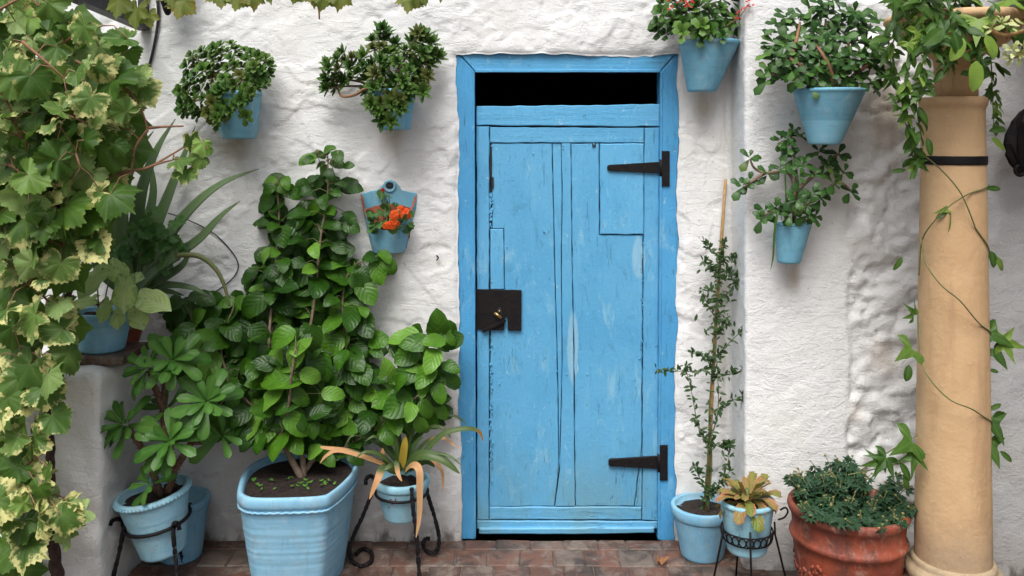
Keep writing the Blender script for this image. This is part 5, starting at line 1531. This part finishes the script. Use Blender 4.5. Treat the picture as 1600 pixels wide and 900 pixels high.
for k in range(46):
    px = q.uniform(578, 645); py = q.uniform(332, 362) if k < 34 else q.uniform(298, 340)
    if k >= 34: px = q.uniform(596, 622)
    p_ = P(px, py, -.10 + q.uniform(-.04, .05) + (.05 if k >= 34 else 0))
    put('leaf', q.choice(GER), fr(p_, (q.uniform(-1, 1), -.4, q.uniform(-1, .6)), (q.uniform(-.5, .5), -.8, .5), q.uniform(.014, .024)), ger)
    stm.tube([Vector((cC.x + q.uniform(-.04, .04), -.06, sz)), p_], .0016, 4)
tag(stm.build('stems', MAT['twig'], ger), kind='stuff')
def florets(parent, c_, r_, n, mat, q, s=.012, name='flower'):
    mb = MB()
    for i in range(n):
        a = q.uniform(0, 6.28); e = q.uniform(-.6, 1.5)
        d = Vector((math.cos(a) * math.cos(e), -abs(math.sin(a)) * math.cos(e) - .2, math.sin(e))).normalized()
        f0 = c_ + d * r_; u = d.orthogonal().normalized(); v = d.cross(u)
        for k in range(5):
            b_ = 2 * math.pi * k / 5; dd = u * math.cos(b_) + v * math.sin(b_) + d * .35
            blade(mb, .8, sh_obov, 3, 2, .1, .3, 0, 0, fr(f0, dd, d, s), i)
    return mb.build(name, mat, parent)
for (a, b_, r_, n) in ((617, 337, .018, 16), (634, 335, .020, 18), (612, 352, .016, 14), (626, 328, .012, 8), (604, 353, .010, 7), (618, 347, .014, 9)):
    florets(ger, P(a, b_, -.155), r_, n, LM['petal'], q, .0125)
florets(ger, P(598, 297, -.06), .005, 5, LM['red'], q, .008)
mb = MB(); mb.tube(spline(PP([(605, 350, -.08), (602, 325, -.06), (598, 299, -.06)]), 4), .0016, 5); mb.build('flower_stalk', MAT['twig'], ger)

# ======================================================== ledge: aloe, arrowhead plant, brick tile
tb = bpy.data.objects.new('clay_tile', lumpy_box(P(112, 0, -.36).x, P(203, 0, -.38).x, -.44, -.20, LEDGE + .008, LEDGE + .040, .03, .006, .004, 9))
tb.data.materials.append(MAT['brick']); COL.objects.link(tb); tag(tb, 'flat reddish clay tile on the ledge under the small blue pot', 'tile')
sc_ = P(160, 500, -.335)
syn = thing('potted_arrowhead', (sc_.x, sc_.y, LEDGE + .04), 'small blue pot of pale arrow-shaped leaves on the clay tile', 'plant')
make_pot(syn, (sc_.x, sc_.y, LEDGE + .042), .080, .105, .148, MAT['pot_mid'], .007, .045, .02, 0, seed=9)
q = random.Random(17); stm = MB()
for (px, py, Y, L, tip, nr) in ((150, 432, -.46, .105, (-.6, -.3, -.7), (-.2, -.8, .5)), (195, 448, -.48, .105, (.05, -.3, -.95), (0, -.9, .4)), (228, 466, -.46, .115, (.9, -.3, -.25), (.1, -.7, .7)),
                               (178, 418, -.42, .085, (.7, -.2, -.6), (0, -.7, .6)), (166, 478, -.47, .07, (-.3, -.3, -.9), (-.2, -.9, .3)), (212, 488, -.40, .085, (.5, -.4, -.7), (0, -.6, .7)), (140, 470, -.36, .08, (-.9, -.2, -.2), (-.3, -.6, .7)), (205, 440, -.36, .08, (.4, -.3, .2), (0, -.7, .6)), (185, 492, -.44, .06, (.1, -.5, -.7), (0, -.7, .5))):
    p_ = P(px, py, Y); put('leaf', q.choice(SYN), fr(p_, tip, nr, L * .88, .95), syn)
    b0 = Vector((sc_.x + q.uniform(-.03, .03), sc_.y + q.uniform(-.03, .03), sc_.z - .02))
    stm.tube(spline([b0, (b0 + p_) / 2 + Vector((0, 0, .03)), p_], 5), .0028, 6)
tag(stm.build('leaf_stalks', MAT['twig'], syn), kind='stuff')
tc = Vector((-1.575, -.155, LEDGE + .004))
aloe = thing('potted_aloe', tc, 'large spiky grey-green aloe in a terracotta pot on the ledge', 'plant')
make_pot(aloe, tc, .085, .135, .165, MAT['terra'], .006, .03, .02, 0, seed=6)
def aloe_leaf(pts, wd, name='leaf', tipr=.06):
    sp = spline(PP(pts), 7); n = len(sp); vs_ = []; fs = []; e = []; vn = []; al = []; ac = []
    K = 8
    for i, p_ in enumerate(sp):
        f = i / (n - 1); t_ = (sp[min(i + 1, n - 1)] - sp[max(i - 1, 0)]).normalized()
        s = t_.cross(Vector((0, -.7, .7)))
        s = s.normalized() if s.length > .05 else Vector((1, 0, 0))
        up = s.cross(t_); hw = wd * 1.22 / 2 * max(tipr, (1 - f ** 1.6) ** .9 * min(1, .75 + f))
        for k in range(K):
            a = 2 * math.pi * k / K
            y = math.sin(a); z = (.10 if y > 0 else .55) * y * hw + .25 * hw * math.cos(a) ** 2
            vs_.append(p_ + s * math.cos(a) * hw + up * z)
            e.append(abs(math.cos(a))); vn.append(0); al.append(f); ac.append(math.cos(a))
    for i in range(n - 1):
        for k in range(K):
            a = i * K + k; b_ = i * K + (k + 1) % K; fs.append((a, b_, b_ + K, a + K))
    fs += [tuple(range(K - 1, -1, -1)), tuple(range((n - 1) * K, n * K))]
    mb = MB(); mb.add(vs_, fs); mb.at = dict(edge=e, vein=vn, along=al, across=ac)
    mb.build(name, LM['aloe'], aloe)
for pts, wd in (([(212, 455, -.17), (212, 380, -.18), (222, 300, -.17), (245, 235, -.14), (274, 186, -.10)], .062),
                ([(205, 455, -.17), (192, 380, -.2), (195, 300, -.22), (215, 240, -.2), (240, 205, -.18)], .058),
                ([(215, 455, -.16), (235, 380, -.14), (262, 310, -.1), (285, 250, -.07), (305, 198, -.05)], .055),
                ([(200, 455, -.17), (178, 390, -.16), (170, 310, -.14), (175, 250, -.12)], .058),
                ([(218, 450, -.18), (250, 390, -.2), (300, 325, -.19), (350, 285, -.17), (405, 264, -.15)], .055),
                ([(218, 455, -.18), (260, 410, -.2), (310, 375, -.19), (345, 338, -.17), (375, 314, -.16)], .050),
                ([(205, 460, -.19), (245, 440, -.24), (285, 415, -.25), (297, 388, -.25)], .05),
                ([(215, 458, -.2), (255, 446, -.22), (300, 450, -.22), (331, 466, -.21)], .034),
                ([(220, 462, -.17), (255, 455, -.17), (288, 462, -.17)], .034),
                ([(195, 455, -.17), (160, 420, -.2), (140, 370, -.2), (120, 330, -.2)], .055),
                ([(205, 450, -.16), (225, 370, -.1), (240, 300, -.07), (232, 240, -.05)], .05)):
    aloe_leaf(pts, wd)
aloe_leaf([(210, 460, -.22), (235, 430, -.27), (262, 408, -.29), (279, 398, -.29)], .062, 'broken_leaf', .75)
mb = MB(); mb.tube(spline(PP([(277, 399, -.29), (310, 400, -.30), (335, 418, -.30), (350, 445, -.30), (358, 478, -.30)]), 6), [.010, .010, .008, .005], 8); mb.build('flower_stalk', MAT['twig'], aloe)
# small herb that fills the aloe's pot
q = random.Random(81)
herb = thing('ivy_plant', P(225, 380, -.2), 'small dark lobed leaves growing among the aloe blades', 'plant')
for k in range(34):
    p_ = P(q.gauss(230, 26), q.gauss(375, 20), -.27 + q.uniform(-.03, .03))
    put('leaf', q.choice(GER), fr(p_, (q.uniform(-1, 1), -.3, q.uniform(-1, .4)), (q.uniform(-.4, .4), -.8, .5), q.uniform(.026, .042)), herb)
mb = MB(); mb.tube(spline(PP([(212, 470, -.2), (215, 420, -.24), (230, 375, -.25), (245, 360, -.25)]), 5), .003, 5); mb.build('stem', MAT['twig'], herb)

# ======================================================== column with its planter and climber
CY = -.60
ck = (CY - CAM_Y) / FPX
cx = P(1489, 0, CY).x
col = thing('column', (cx, CY, 0), 'ochre stucco column with a black iron strap near its top', 'column')
zt = P(0, 150, CY - .1).z
mb = MB()
prof = []
for i in range(40):
    f = i / 39; z = .13 + (zt - .05 - .13) * f
    r_ = (.1235 - .0235 * f ** 1.2)
    prof.append((r_, z))
prof += [(.1005, zt - .045), (.103, zt - .035), (.108, zt - .028), (.1095, zt - .016), (.107, zt - .004), (.098, zt)]
mb.lathe(prof, (cx, CY, 0), 64, None, .004, 1); mb.build('shaft', MAT['column'], col)
mb = MB(); mb.lathe([(.09, 0), (.168, 0), (.172, .02), (.172, .045), (.166, .055), (.162, .062), (.164, .10), (.160, .13), (.150, .14), (.147, .150), (.154, .162), (.156, .176), (.150, .190), (.138, .196), (.135, .204), (.136, .212), (.130, .220), (.118, .223)], (cx, CY, 0), 64, None, .01, 4); mb.build('base', MAT['stone'], col)
zb0, zb1 = P(0, 258.5, CY - .1).z, P(0, 244, CY - .1).z
mb = MB(); mb.lathe([(.1005, zb0), (.1065, zb0 + .001), (.107, zb0 + .003), (.107, zb1 - .003), (.1065, zb1 - .001), (.1, zb1)], (cx, CY, 0), 64, None, .004, 1); mb.build('iron_strap', MAT['iron'], col)

plx = P(1494, 0, CY).x
pl = thing('column_planter', (plx, CY, zt), 'clay-coloured fluted planter standing on top of the column', 'planter')
z0 = zt + .001
n = 72; vs_ = []; fs = []
zp = [(.062, 0), (.068, .002), (.070, .05), (.071, .10), (.074, .128), (.080, .135), (.10, .150), (.150, .175), (.185, .205), (.200, .235), (.208, .240), (.226, .250), (.233, .262), (.230, .275), (.222, .28), (.205, .278), (.198, .27), (.192, .24)]
for (r_, z) in zp:
    for k in range(n):
        a = 2 * math.pi * k / n
        fl = 1 - (.06 * max(0, math.cos(a * 9)) ** 6 if z < .13 else 0)
        vs_.append((plx + r_ * fl * math.cos(a), CY + r_ * fl * math.sin(a), z0 + z))
for j in range(len(zp) - 1):
    for k in range(n):
        a = j * n + k; b_ = j * n + (k + 1) % n; fs.append((a, b_, b_ + n, a + n))
fs.append(tuple(range(n - 1, -1, -1)))
mb = MB(); mb.add(vs_, fs); mb.build('bowl', MAT['column'], pl)
soil_disc(pl, (plx, CY, z0 + .245), .193, seed=8)

clm = thing('climbing_plant', (plx, CY, z0 + .26), 'climber with pointed leaves spilling from the planter and twining round the column', 'plant')
q = random.Random(91)
# hanging strands
strands = [[(1450, 30, -.80), (1425, 60, -.84), (1415, 120, -.83), (1412, 180, -.80), (1428, 225, -.76), (1430, 262, -.74)],
           [(1470, 30, -.82), (1450, 60, -.86), (1440, 110, -.86), (1432, 160, -.82), (1440, 215, -.78)],
           [(1430, 30, -.75), (1400, 55, -.78), (1392, 100, -.76), (1405, 150, -.76)],
           [(1500, 30, -.84), (1490, 70, -.87), (1478, 110, -.85)], [(1530, 30, -.82), (1530, 70, -.85), (1528, 115, -.83)],
           [(1540, 40, -.62), (1548, 90, -.55), (1551, 150, -.52), (1553, 195, -.52)], [(1560, 30, -.8), (1590, 50, -.82), (1610, 60, -.8)], [(1490, 20, -.8), (1440, 5, -.8), (1400, 0, -.8)]]
for s_ in strands:
    sp = spline(PP(s_), 8)
    mb = MB(); mb.tube(sp, [.003, .0018], 5); mb.build('stem', MAT['twig'], clm)
    for s in sp:
        for k in range(1):
            put('leaf', q.choice(LAN if q.random() < .72 else PAS), fr(s + Vector((q.uniform(-.015, .015), q.uniform(-.02, .01), 0)), (q.uniform(-.8, .8), -.3 + q.uniform(-.3, .2), -.75 + q.uniform(-.3, .5)), (q.uniform(-.7, .7), -.8, .4), q.uniform(.038, .066)), clm)
for k in range(70):      # the crown over the planter's rim
    px = q.uniform(1392, 1600); py = q.uniform(-30, 70) if px < 1540 else q.uniform(-30, 30)
    p_ = P(px, py, -.78 + q.uniform(-.1, .12))
    put('leaf', q.choice(LAN + PAS), fr(p_, (q.uniform(-.8, .8), -.4, -.6 + q.uniform(-.4, .6)), (q.uniform(-.5, .5), -.7, .5), q.uniform(.06, .10)), clm)
for (a, b_, L, tp) in ((1525, 95, .10, (-.1, -.3, -1)), (1505, 60, .085, (-.5, -.3, -.8)), (1540, 55, .08, (.3, -.3, -.8)), (1475, 45, .09, (-.7, -.3, -.5)), (1490, 50, .08, (.2, -.3, -.9))):
    put('leaf', LAN[k % 4], fr(P(a, b_, -.9), tp, (.1, -.9, .3), L, 1.5), clm)
# stems twining round the shaft
tw = [[(1440, 240, -.73), (1470, 265, -.72), (1500, 300, -.73), (1520, 345, -.72), (1532, 385, -.66), (1530, 402, -.62)],
      [(1545, 290, -.66), (1510, 305, -.72), (1480, 325, -.73), (1452, 355, -.70), (1440, 380, -.65), (1436, 430, -.63)],
      [(1440, 372, -.66), (1446, 410, -.70), (1470, 445, -.74), (1500, 470, -.75), (1525, 500, -.73), (1545, 520, -.66)],
      [(1434, 490, -.62), (1438, 560, -.66), (1455, 595, -.72), (1485, 625, -.75), (1520, 640, -.75), (1548, 660, -.66)],
      [(1345, 735, -.62), (1390, 705, -.62), (1434, 680, -.64)], [(1325, 742, -.6), (1380, 730, -.6), (1430, 718, -.6)]]
for s_ in tw:
    sp = spline(PP(s_), 8)
    out = []
    for p_ in sp:       # keep the stem on the shaft's skin
        d = Vector((p_.x - cx, p_.y - CY)); rr = .1235 - .0235 * min(1, max(0, (p_.z - .13) / (zt - .18))) + .004
        if d.length < rr: p_ = Vector((cx + d.x / max(d.length, 1e-5) * rr, CY + d.y / max(d.length, 1e-5) * rr, p_.z))
        out.append(p_)
    mb = MB(); mb.tube(out, .0024, 6); mb.build('stem', MAT['twig'], clm)
for (a, b_, L, tp, kind) in ((1490, 322, .085, (-.2, -.3, -.7), 1), (1482, 330, .05, (-.8, -.3, -.3), 0), (1540, 295, .06, (.9, -.1, .1), 0), (1410, 402, .055, (-.5, -.2, -.7), 0), (1548, 392, .06, (.2, -.3, -.9), 2), (1556, 400, .06, (.4, -.2, -.8), 0),
                           (1545, 520, .085, (.7, -.3, -.4), 1), (1565, 535, .09, (.8, -.2, -.1), 1), (1552, 545, .075, (.4, -.3, -.7), 1), (1528, 515, .05, (-.3, -.4, -.6), 2), (1428, 492, .06, (-.4, -.3, .5), 1), (1425, 545, .085, (-.5, -.3, -.2), 1), (1420, 570, .06, (-.2, -.4, -.7), 2), (1545, 578, .04, (.8, -.1, -.1), 0),
                           (1548, 655, .085, (.3, -.4, -.8), 1), (1545, 690, .085, (.2, -.4, -.8), 1), (1562, 705, .06, (.7, -.2, -.5), 0), (1545, 640, .05, (.5, -.2, .3), 0), (1425, 690, .10, (-.6, -.3, -.2), 1), (1428, 710, .08, (-.2, -.4, -.7), 1), (1385, 715, .085, (-.5, -.3, -.5), 1), (1375, 722, .07, (-.9, -.2, -.1), 1), (1405, 722, .075, (.5, -.3, -.7), 0), (1412, 740, .06, (.2, -.3, -.9), 0), (1545, 205, .07, (.8, -.2, .2), 0), (1548, 215, .07, (.7, -.2, -.5), 0), (1415, 266, .05, (-1, -.1, 0), 0)):
    me = q.choice(PAS) if kind == 1 else q.choice(LAN)
    put('leaf', me, fr(P(a, b_, -.68 if a > 1440 and a < 1520 else -.66), tp, (q.uniform(-.2, .2), -.9, .4), L, 1.4 if kind == 2 else 1), clm)
suc = thing('trailing_succulent', P(1600, 60, -.85), 'pale lime succulent sprigs reaching in from the right by the planter', 'plant')
mb = MB(); mb.tube(spline(PP([(1640, 30, -.85), (1600, 48, -.86), (1570, 55, -.87), (1545, 48, -.88)]), 5), .007, 7); mb.build('stem', MAT['bamboo'], suc)
mb = MB(); mb.tube(spline(PP([(1640, 80, -.85), (1605, 82, -.86), (1585, 88, -.87)]), 5), .007, 7); mb.build('stem', MAT['bamboo'], suc)
LIM = variants(3, lambda mb, i: rosette(mb, 8, .5, sh_obov, 1.0, i, .14, .2), 'leaf_rosette', LM['lime'])
for (a, b_, s_, d) in ((1550, 45, .045, (-.7, -.5, .4)), (1565, 38, .042, (-.2, -.6, .6)), (1578, 42, .035, (.2, -.7, .6)), (1582, 78, .036, (-.4, -.8, .3)), (1592, 85, .040, (0, -.9, -.2)), (1578, 90, .030, (-.6, -.7, -.2)), (1598, 72, .03, (.2, -.8, .5)), (1600, 40, .04, (.2, -.7, .5))):
    put('leaf_rosette', q.choice(LIM), fr(P(a, b_, -.88), Vector(d).orthogonal(), d, s_), suc)

# black lantern-like hanging ornament at the right edge
oc_ = P(1607, 225, -.40)
orn = thing('hanging_ornament', (oc_.x, -.4, oc_.z), 'ragged-edged black iron ornament hanging at the right edge', 'ornament')
mb = MB(); q = random.Random(5); n = 30; rng_ = []
kk = (-.40 - CAM_Y) / FPX
prof = [(.012, -56), (.03, -50), (.055, -35), (.075, -15), (.080, 0), (.074, 18), (.06, 32), (.045, 42), (.03, 46), (.01, 50)]
vs_ = []; fs = []
for r_, z in prof:
    for k in range(n):
        a = 2 * math.pi * k / n; rr = r_ * (1 + .16 * math.sin(k * 2.4 + z * .4) + q.uniform(-.05, .05))
        vs_.append((oc_.x + rr * math.cos(a), -.40 + rr * .6 * math.sin(a), oc_.z - z * kk))
for j in range(len(prof) - 1):
    for k in range(n):
        a = j * n + k; b_ = j * n + (k + 1) % n; fs.append((a, b_, b_ + n, a + n))
fs += [tuple(range(n)), tuple(range(len(vs_) - 1, len(vs_) - n - 1, -1))]
mb.add(vs_, fs, False); mb.build('body', MAT['iron'], orn)
mb = MB(); ring(mb, P(1594, 266, -.42), .018, .007, Matrix.Rotation(R(90), 3, 'X')); mb.build('ring', MAT['iron'], orn)
mb = MB(); mb.tube([(oc_.x + .03, -.40, oc_.z + 40 * kk), (oc_.x + .03, -.33, oc_.z + 44 * kk), (oc_.x + .03, -.275, oc_.z + 44 * kk)], .006, 6); mb.build('hook', MAT['iron'], orn)

# ======================================================== left top: beam, bracket, cable, hanging lamp tip, wire
beam = thing('pergola_beam', P(228, 30, -.02), 'dark painted timber strut running from the wall out over the grape vine', 'beam')
def bar(mb, a, b_, w_, h_):
    t_ = (b_ - a).normalized(); s = t_.cross(Vector((0, 0, 1))).normalized(); u = s.cross(t_)
    v = [p_ + s * i * w_ / 2 + u * j * h_ / 2 for p_ in (a, b_) for i in (-1, 1) for j in (-1, 1)]
    mb.add(v, [(0, 1, 3, 2), (4, 6, 7, 5), (0, 4, 5, 1), (2, 3, 7, 6), (0, 2, 6, 4), (1, 5, 7, 3)], False)
mb = MB(); bar(mb, P(226, 38, -.015), P(95, -20, -.62), .05, .052); mb.build('strut', MAT['wood'], beam)
mb = MB(); a = P(221, 12, 0); c_ = P(234, 48, 0); mb.box(a.x, c_.x, -.035, .004, c_.z, a.z + .12); mb.build('wall_plate', MAT['wood'], beam)
mb = MB(); mb.tube(spline(PP([(243, -20, -.012), (247, 12, -.016), (246, 40, -.014), (240, 75, -.016), (234, 100, -.012), (229, 118, -.010), (222, 150, -.01)]), 6), .006, 8)
tag(mb.build('cable', MAT['rubber']), 'black cable hanging down the white wall beside the beam', 'cable')
lampo = thing('hanging_lamp', P(262, -8, -.12), 'pointed tip of a black iron lantern hanging at the top edge', 'lantern')
mb = MB(); lz = P(262, 24, -.12).z
mb.lathe([(.004, 0), (.010, .004), (.018, .02), (.028, .05), (.034, .075), (.05, .085), (.07, .10), (.075, .30), (.03, .36), (.01, .40)], (P(262, 0, -.12).x, -.12, lz), 8); mb.build('body', MAT['iron'], lampo)
mb = MB(); lx = P(262, 0, -.12).x
mb.tube([(lx, -.12, lz + .39), (lx, -.12, lz + .48), (lx, -.05, lz + .5), (lx, .01, lz + .5)], .008, 8); mb.build('arm', MAT['iron'], lampo)
mb = MB(); mb.tube(spline(PP([(262, 333, -.04), (290, 342, -.03), (330, 362, -.012), (358, 388, -.012), (372, 412, -.012), (366, 432, -.012), (345, 450, -.012), (318, 468, -.02), (300, 480, -.05)]), 6), .0024, 6)
tag(mb.build('wire', MAT['rubber']), 'thin black wire looping over the wall below the aloe tips', 'wire')

# ======================================================== grape vine
vine = thing('grape_vine', P(85, 980, -.66), 'grape vine with cream-edged leaves covering the left side and hanging over the top', 'vine')
vine.location = (P(85, 900, -.66).x, -.66, 0)
mb = MB(); q = random.Random(101)
tr = [Vector((P(85, 900, -.66).x, -.66, 0))] + spline(PP([(88, 895, -.66), (84, 840, -.66), (78, 760, -.66), (80, 690, -.65), (72, 620, -.66), (78, 560, -.66), (100, 500, -.62), (108, 430, -.62), (90, 330, -.66), (60, 200, -.68), (70, 90, -.68), (90, -40, -.66)]), 6)
tr2 = [p_ + Vector((q.uniform(-.004, .004), q.uniform(-.004, .004), 0)) for p_ in tr]
mb.tube(tr2, [.022, .016, .013, .012, .010, .009, .008], 9); mb.build('trunk', MAT['trunk'], vine)
canes = [[(-20, 125, -.75), (10, 160, -.8), (22, 185, -.8), (32, 215, -.8), (60, 235, -.75)], [(35, 65, -.84), (70, 95, -.86), (100, 122, -.84)], [(118, 95, -.75), (160, 118, -.76), (200, 142, -.74), (222, 175, -.72), (231, 203, -.72)],
         [(232, 200, -.72), (255, 198, -.70), (287, 197, -.68)], [(160, 280, -.72), (200, 268, -.72), (230, 262, -.7), (262, 245, -.68), (295, 225, -.66)], [(225, 264, -.72), (250, 255, -.7), (270, 250, -.68)],
         [(231, 203, -.72), (212, 230, -.74), (205, 270, -.74)], [(100, 500, -.64), (75, 470, -.72), (40, 440, -.76)], [(108, 430, -.64), (130, 395, -.72), (100, 385, -.76)], [(90, 330, -.68), (50, 290, -.8), (20, 260, -.84)], [(70, 90, -.7), (110, 60, -.74), (160, 40, -.7)],
         [(60, 200, -.7), (100, 180, -.78), (150, 200, -.8)], [(75, 600, -.68), (50, 570, -.72), (30, 540, -.75)], [(80, 700, -.67), (50, 720, -.74), (30, 740, -.76)], [(115, 230, -.84), (122, 250, -.86), (126, 262, -.86)], [(-10, 20, -.8), (40, -5, -.8), (60, 10, -.8)],
         [(150, -20, -.6), (280, -14, -.55), (420, -12, -.5), (560, -12, -.5), (690, -14, -.5)], [(485, -12, -.45), (497, 10, -.45), (499, 30, -.45)]]
csp = [tr]
for s_ in canes:
    sp = spline(PP(s_), 6); csp.append(sp)
    mb = MB(); mb.tube(sp, [.0055, .004, .0028], 6); mb.build('cane', MAT['cane'], vine)
gb = [(40, 40, 60, -.78), (95, 62, 46, -.76), (160, 105, 40, -.76), (203, 118, 22, -.74), (30, 120, 60, -.80), (100, 130, 60, -.82), (160, 190, 50, -.80), (190, 215, 32, -.78), (30, 210, 60, -.84), (90, 230, 60, -.84), (140, 270, 50, -.82), (175, 300, 30, -.8),
      (30, 310, 60, -.86), (90, 330, 55, -.84), (150, 350, 28, -.78), (25, 400, 60, -.82), (75, 410, 45, -.80), (30, 490, 55, -.80), (80, 500, 40, -.78), (100, 545, 28, -.78), (35, 570, 48, -.78), (70, 590, 30, -.78), (20, 640, 40, -.78), (50, 660, 34, -.78), (20, 720, 36, -.78), (60, 760, 32, -.78),
      (25, 800, 46, -.8), (75, 800, 42, -.8), (110, 805, 26, -.78), (40, 850, 40, -.78), (10, 870, 40, -.78), (-12, 385, 34, -.76), (-12, 560, 30, -.76), (-10, 300, 34, -.78)]
gf = scatter([(a, b_, c_ - (10 if b_ < 440 else 20), d_) for a, b_, c_, d_ in gb], 25, 11, 12000, 200)
pet = MB()
def grape_leaf(px, py, Y, L, q, meshes=None, tip=None):
    p_ = P(px, py, Y)
    s, d = nearest(csp, p_)
    tp = Vector(tip) if tip else Vector((q.uniform(-1.0, 1.0), q.uniform(-.6, .1), -.55 + q.uniform(-.5, .8)))
    nr = Vector((q.uniform(-.7, .7), -.70 + q.uniform(-.2, .35), .60 + q.uniform(-.6, .35)))
    tp.normalize(); bp = p_ - tp * L * .25
    if meshes is None: meshes = GRV if q.random() < (.60 if py > 430 else .14) else GRA
    put('leaf', q.choice(meshes), fr(bp, tp, nr, L, q.uniform(.9, 1.1)), vine)
    if (s - bp).length < .25: pet.tube([s, (s + bp) / 2 + Vector((0, -.01, .02)), bp], [.0022, .0016], 4, False)
for (px, py, Y) in gf:
    grape_leaf(px, py, Y + q.uniform(-.08, .12), q.choice((q.uniform(.04, .065), q.uniform(.06, .09), q.uniform(.075, .115))), q)
for (px, py, L) in ((70, 615, .085), (38, 628, .07), (88, 655, .07), (60, 690, .07), (28, 600, .08), (40, 750, .08), (62, 765, .085), (98, 790, .085), (125, 800, .055), (30, 815, .09), (100, 830, .07), (40, 580, .095), (85, 515, .09), (110, 560, .07), (90, 480, .06), (20, 690, .07), (75, 735, .05),
                    (298, 222, .05), (318, 228, .045), (310, 245, .05), (283, 250, .06), (290, 270, .062), (325, 236, .03), (215, 125, .085), (225, 145, .085), (205, 165, .06), (150, 385, .085), (155, 375, .06), (190, 60, .075), (195, 85, .075)):
    grape_leaf(px, py, -.80 if py > 100 and px < 200 else -.70, L, q)
for (px, py, L) in ((185, 8, .07), (212, 20, .075), (232, 28, .05), (283, 8, .075), (268, -6, .06), (345, -6, .065), (372, -2, .065), (395, -2, .06), (420, -10, .05), (462, -8, .05), (490, -4, .05), (505, -2, .06), (530, -2, .06), (640, 0, .07), (662, -8, .05), (655, -4, .055), (690, -14, .05)):
    grape_leaf(px, py, -.55, L, q, GRB, (q.uniform(-.3, .3), -.3, -1))
tag(pet.build('leaf_stalks', MAT['cane'], vine), kind='stuff')
# the shaded mass of leaves deeper in the vine
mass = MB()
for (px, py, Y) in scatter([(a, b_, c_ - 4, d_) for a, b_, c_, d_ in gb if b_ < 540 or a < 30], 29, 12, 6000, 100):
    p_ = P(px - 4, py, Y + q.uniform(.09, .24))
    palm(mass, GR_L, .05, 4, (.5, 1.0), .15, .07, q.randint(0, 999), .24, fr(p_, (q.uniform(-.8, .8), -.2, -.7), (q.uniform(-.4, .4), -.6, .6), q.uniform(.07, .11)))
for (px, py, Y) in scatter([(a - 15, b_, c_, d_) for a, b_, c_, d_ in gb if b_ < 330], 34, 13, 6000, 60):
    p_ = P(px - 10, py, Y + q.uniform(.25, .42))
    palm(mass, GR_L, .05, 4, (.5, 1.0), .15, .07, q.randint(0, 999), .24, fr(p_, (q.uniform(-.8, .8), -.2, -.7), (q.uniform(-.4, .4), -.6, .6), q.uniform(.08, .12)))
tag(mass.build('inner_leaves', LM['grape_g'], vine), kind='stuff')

# nail stub in the wall, soot at the frame's corner
mb = MB(); mb.tube(spline(PP([(682, 399, .01), (683, 400, -.02), (685, 403, -.024), (682, 407, -.02)]), 4), .0026, 6)
tag(mb.build('nail', MAT['iron']), 'small bent black nail stub in the wall left of the door', 'nail', kind='thing')
# dry leaf on the paving
mb = MB(); palm(mb, [(-100, .6), (-45, .85), (0, 1), (45, .9), (100, .6)], .08, 6, (.5, 1.0), -.25, .2, 3, .35, fr(PZ(1030, 876, .014), (1, -.2, .05), (0, 0, 1), .04))
tag(mb.build('fallen_leaf', LM['dry']), 'dry brown leaf lying on the paving beside the staked shrub pot', 'leaf')
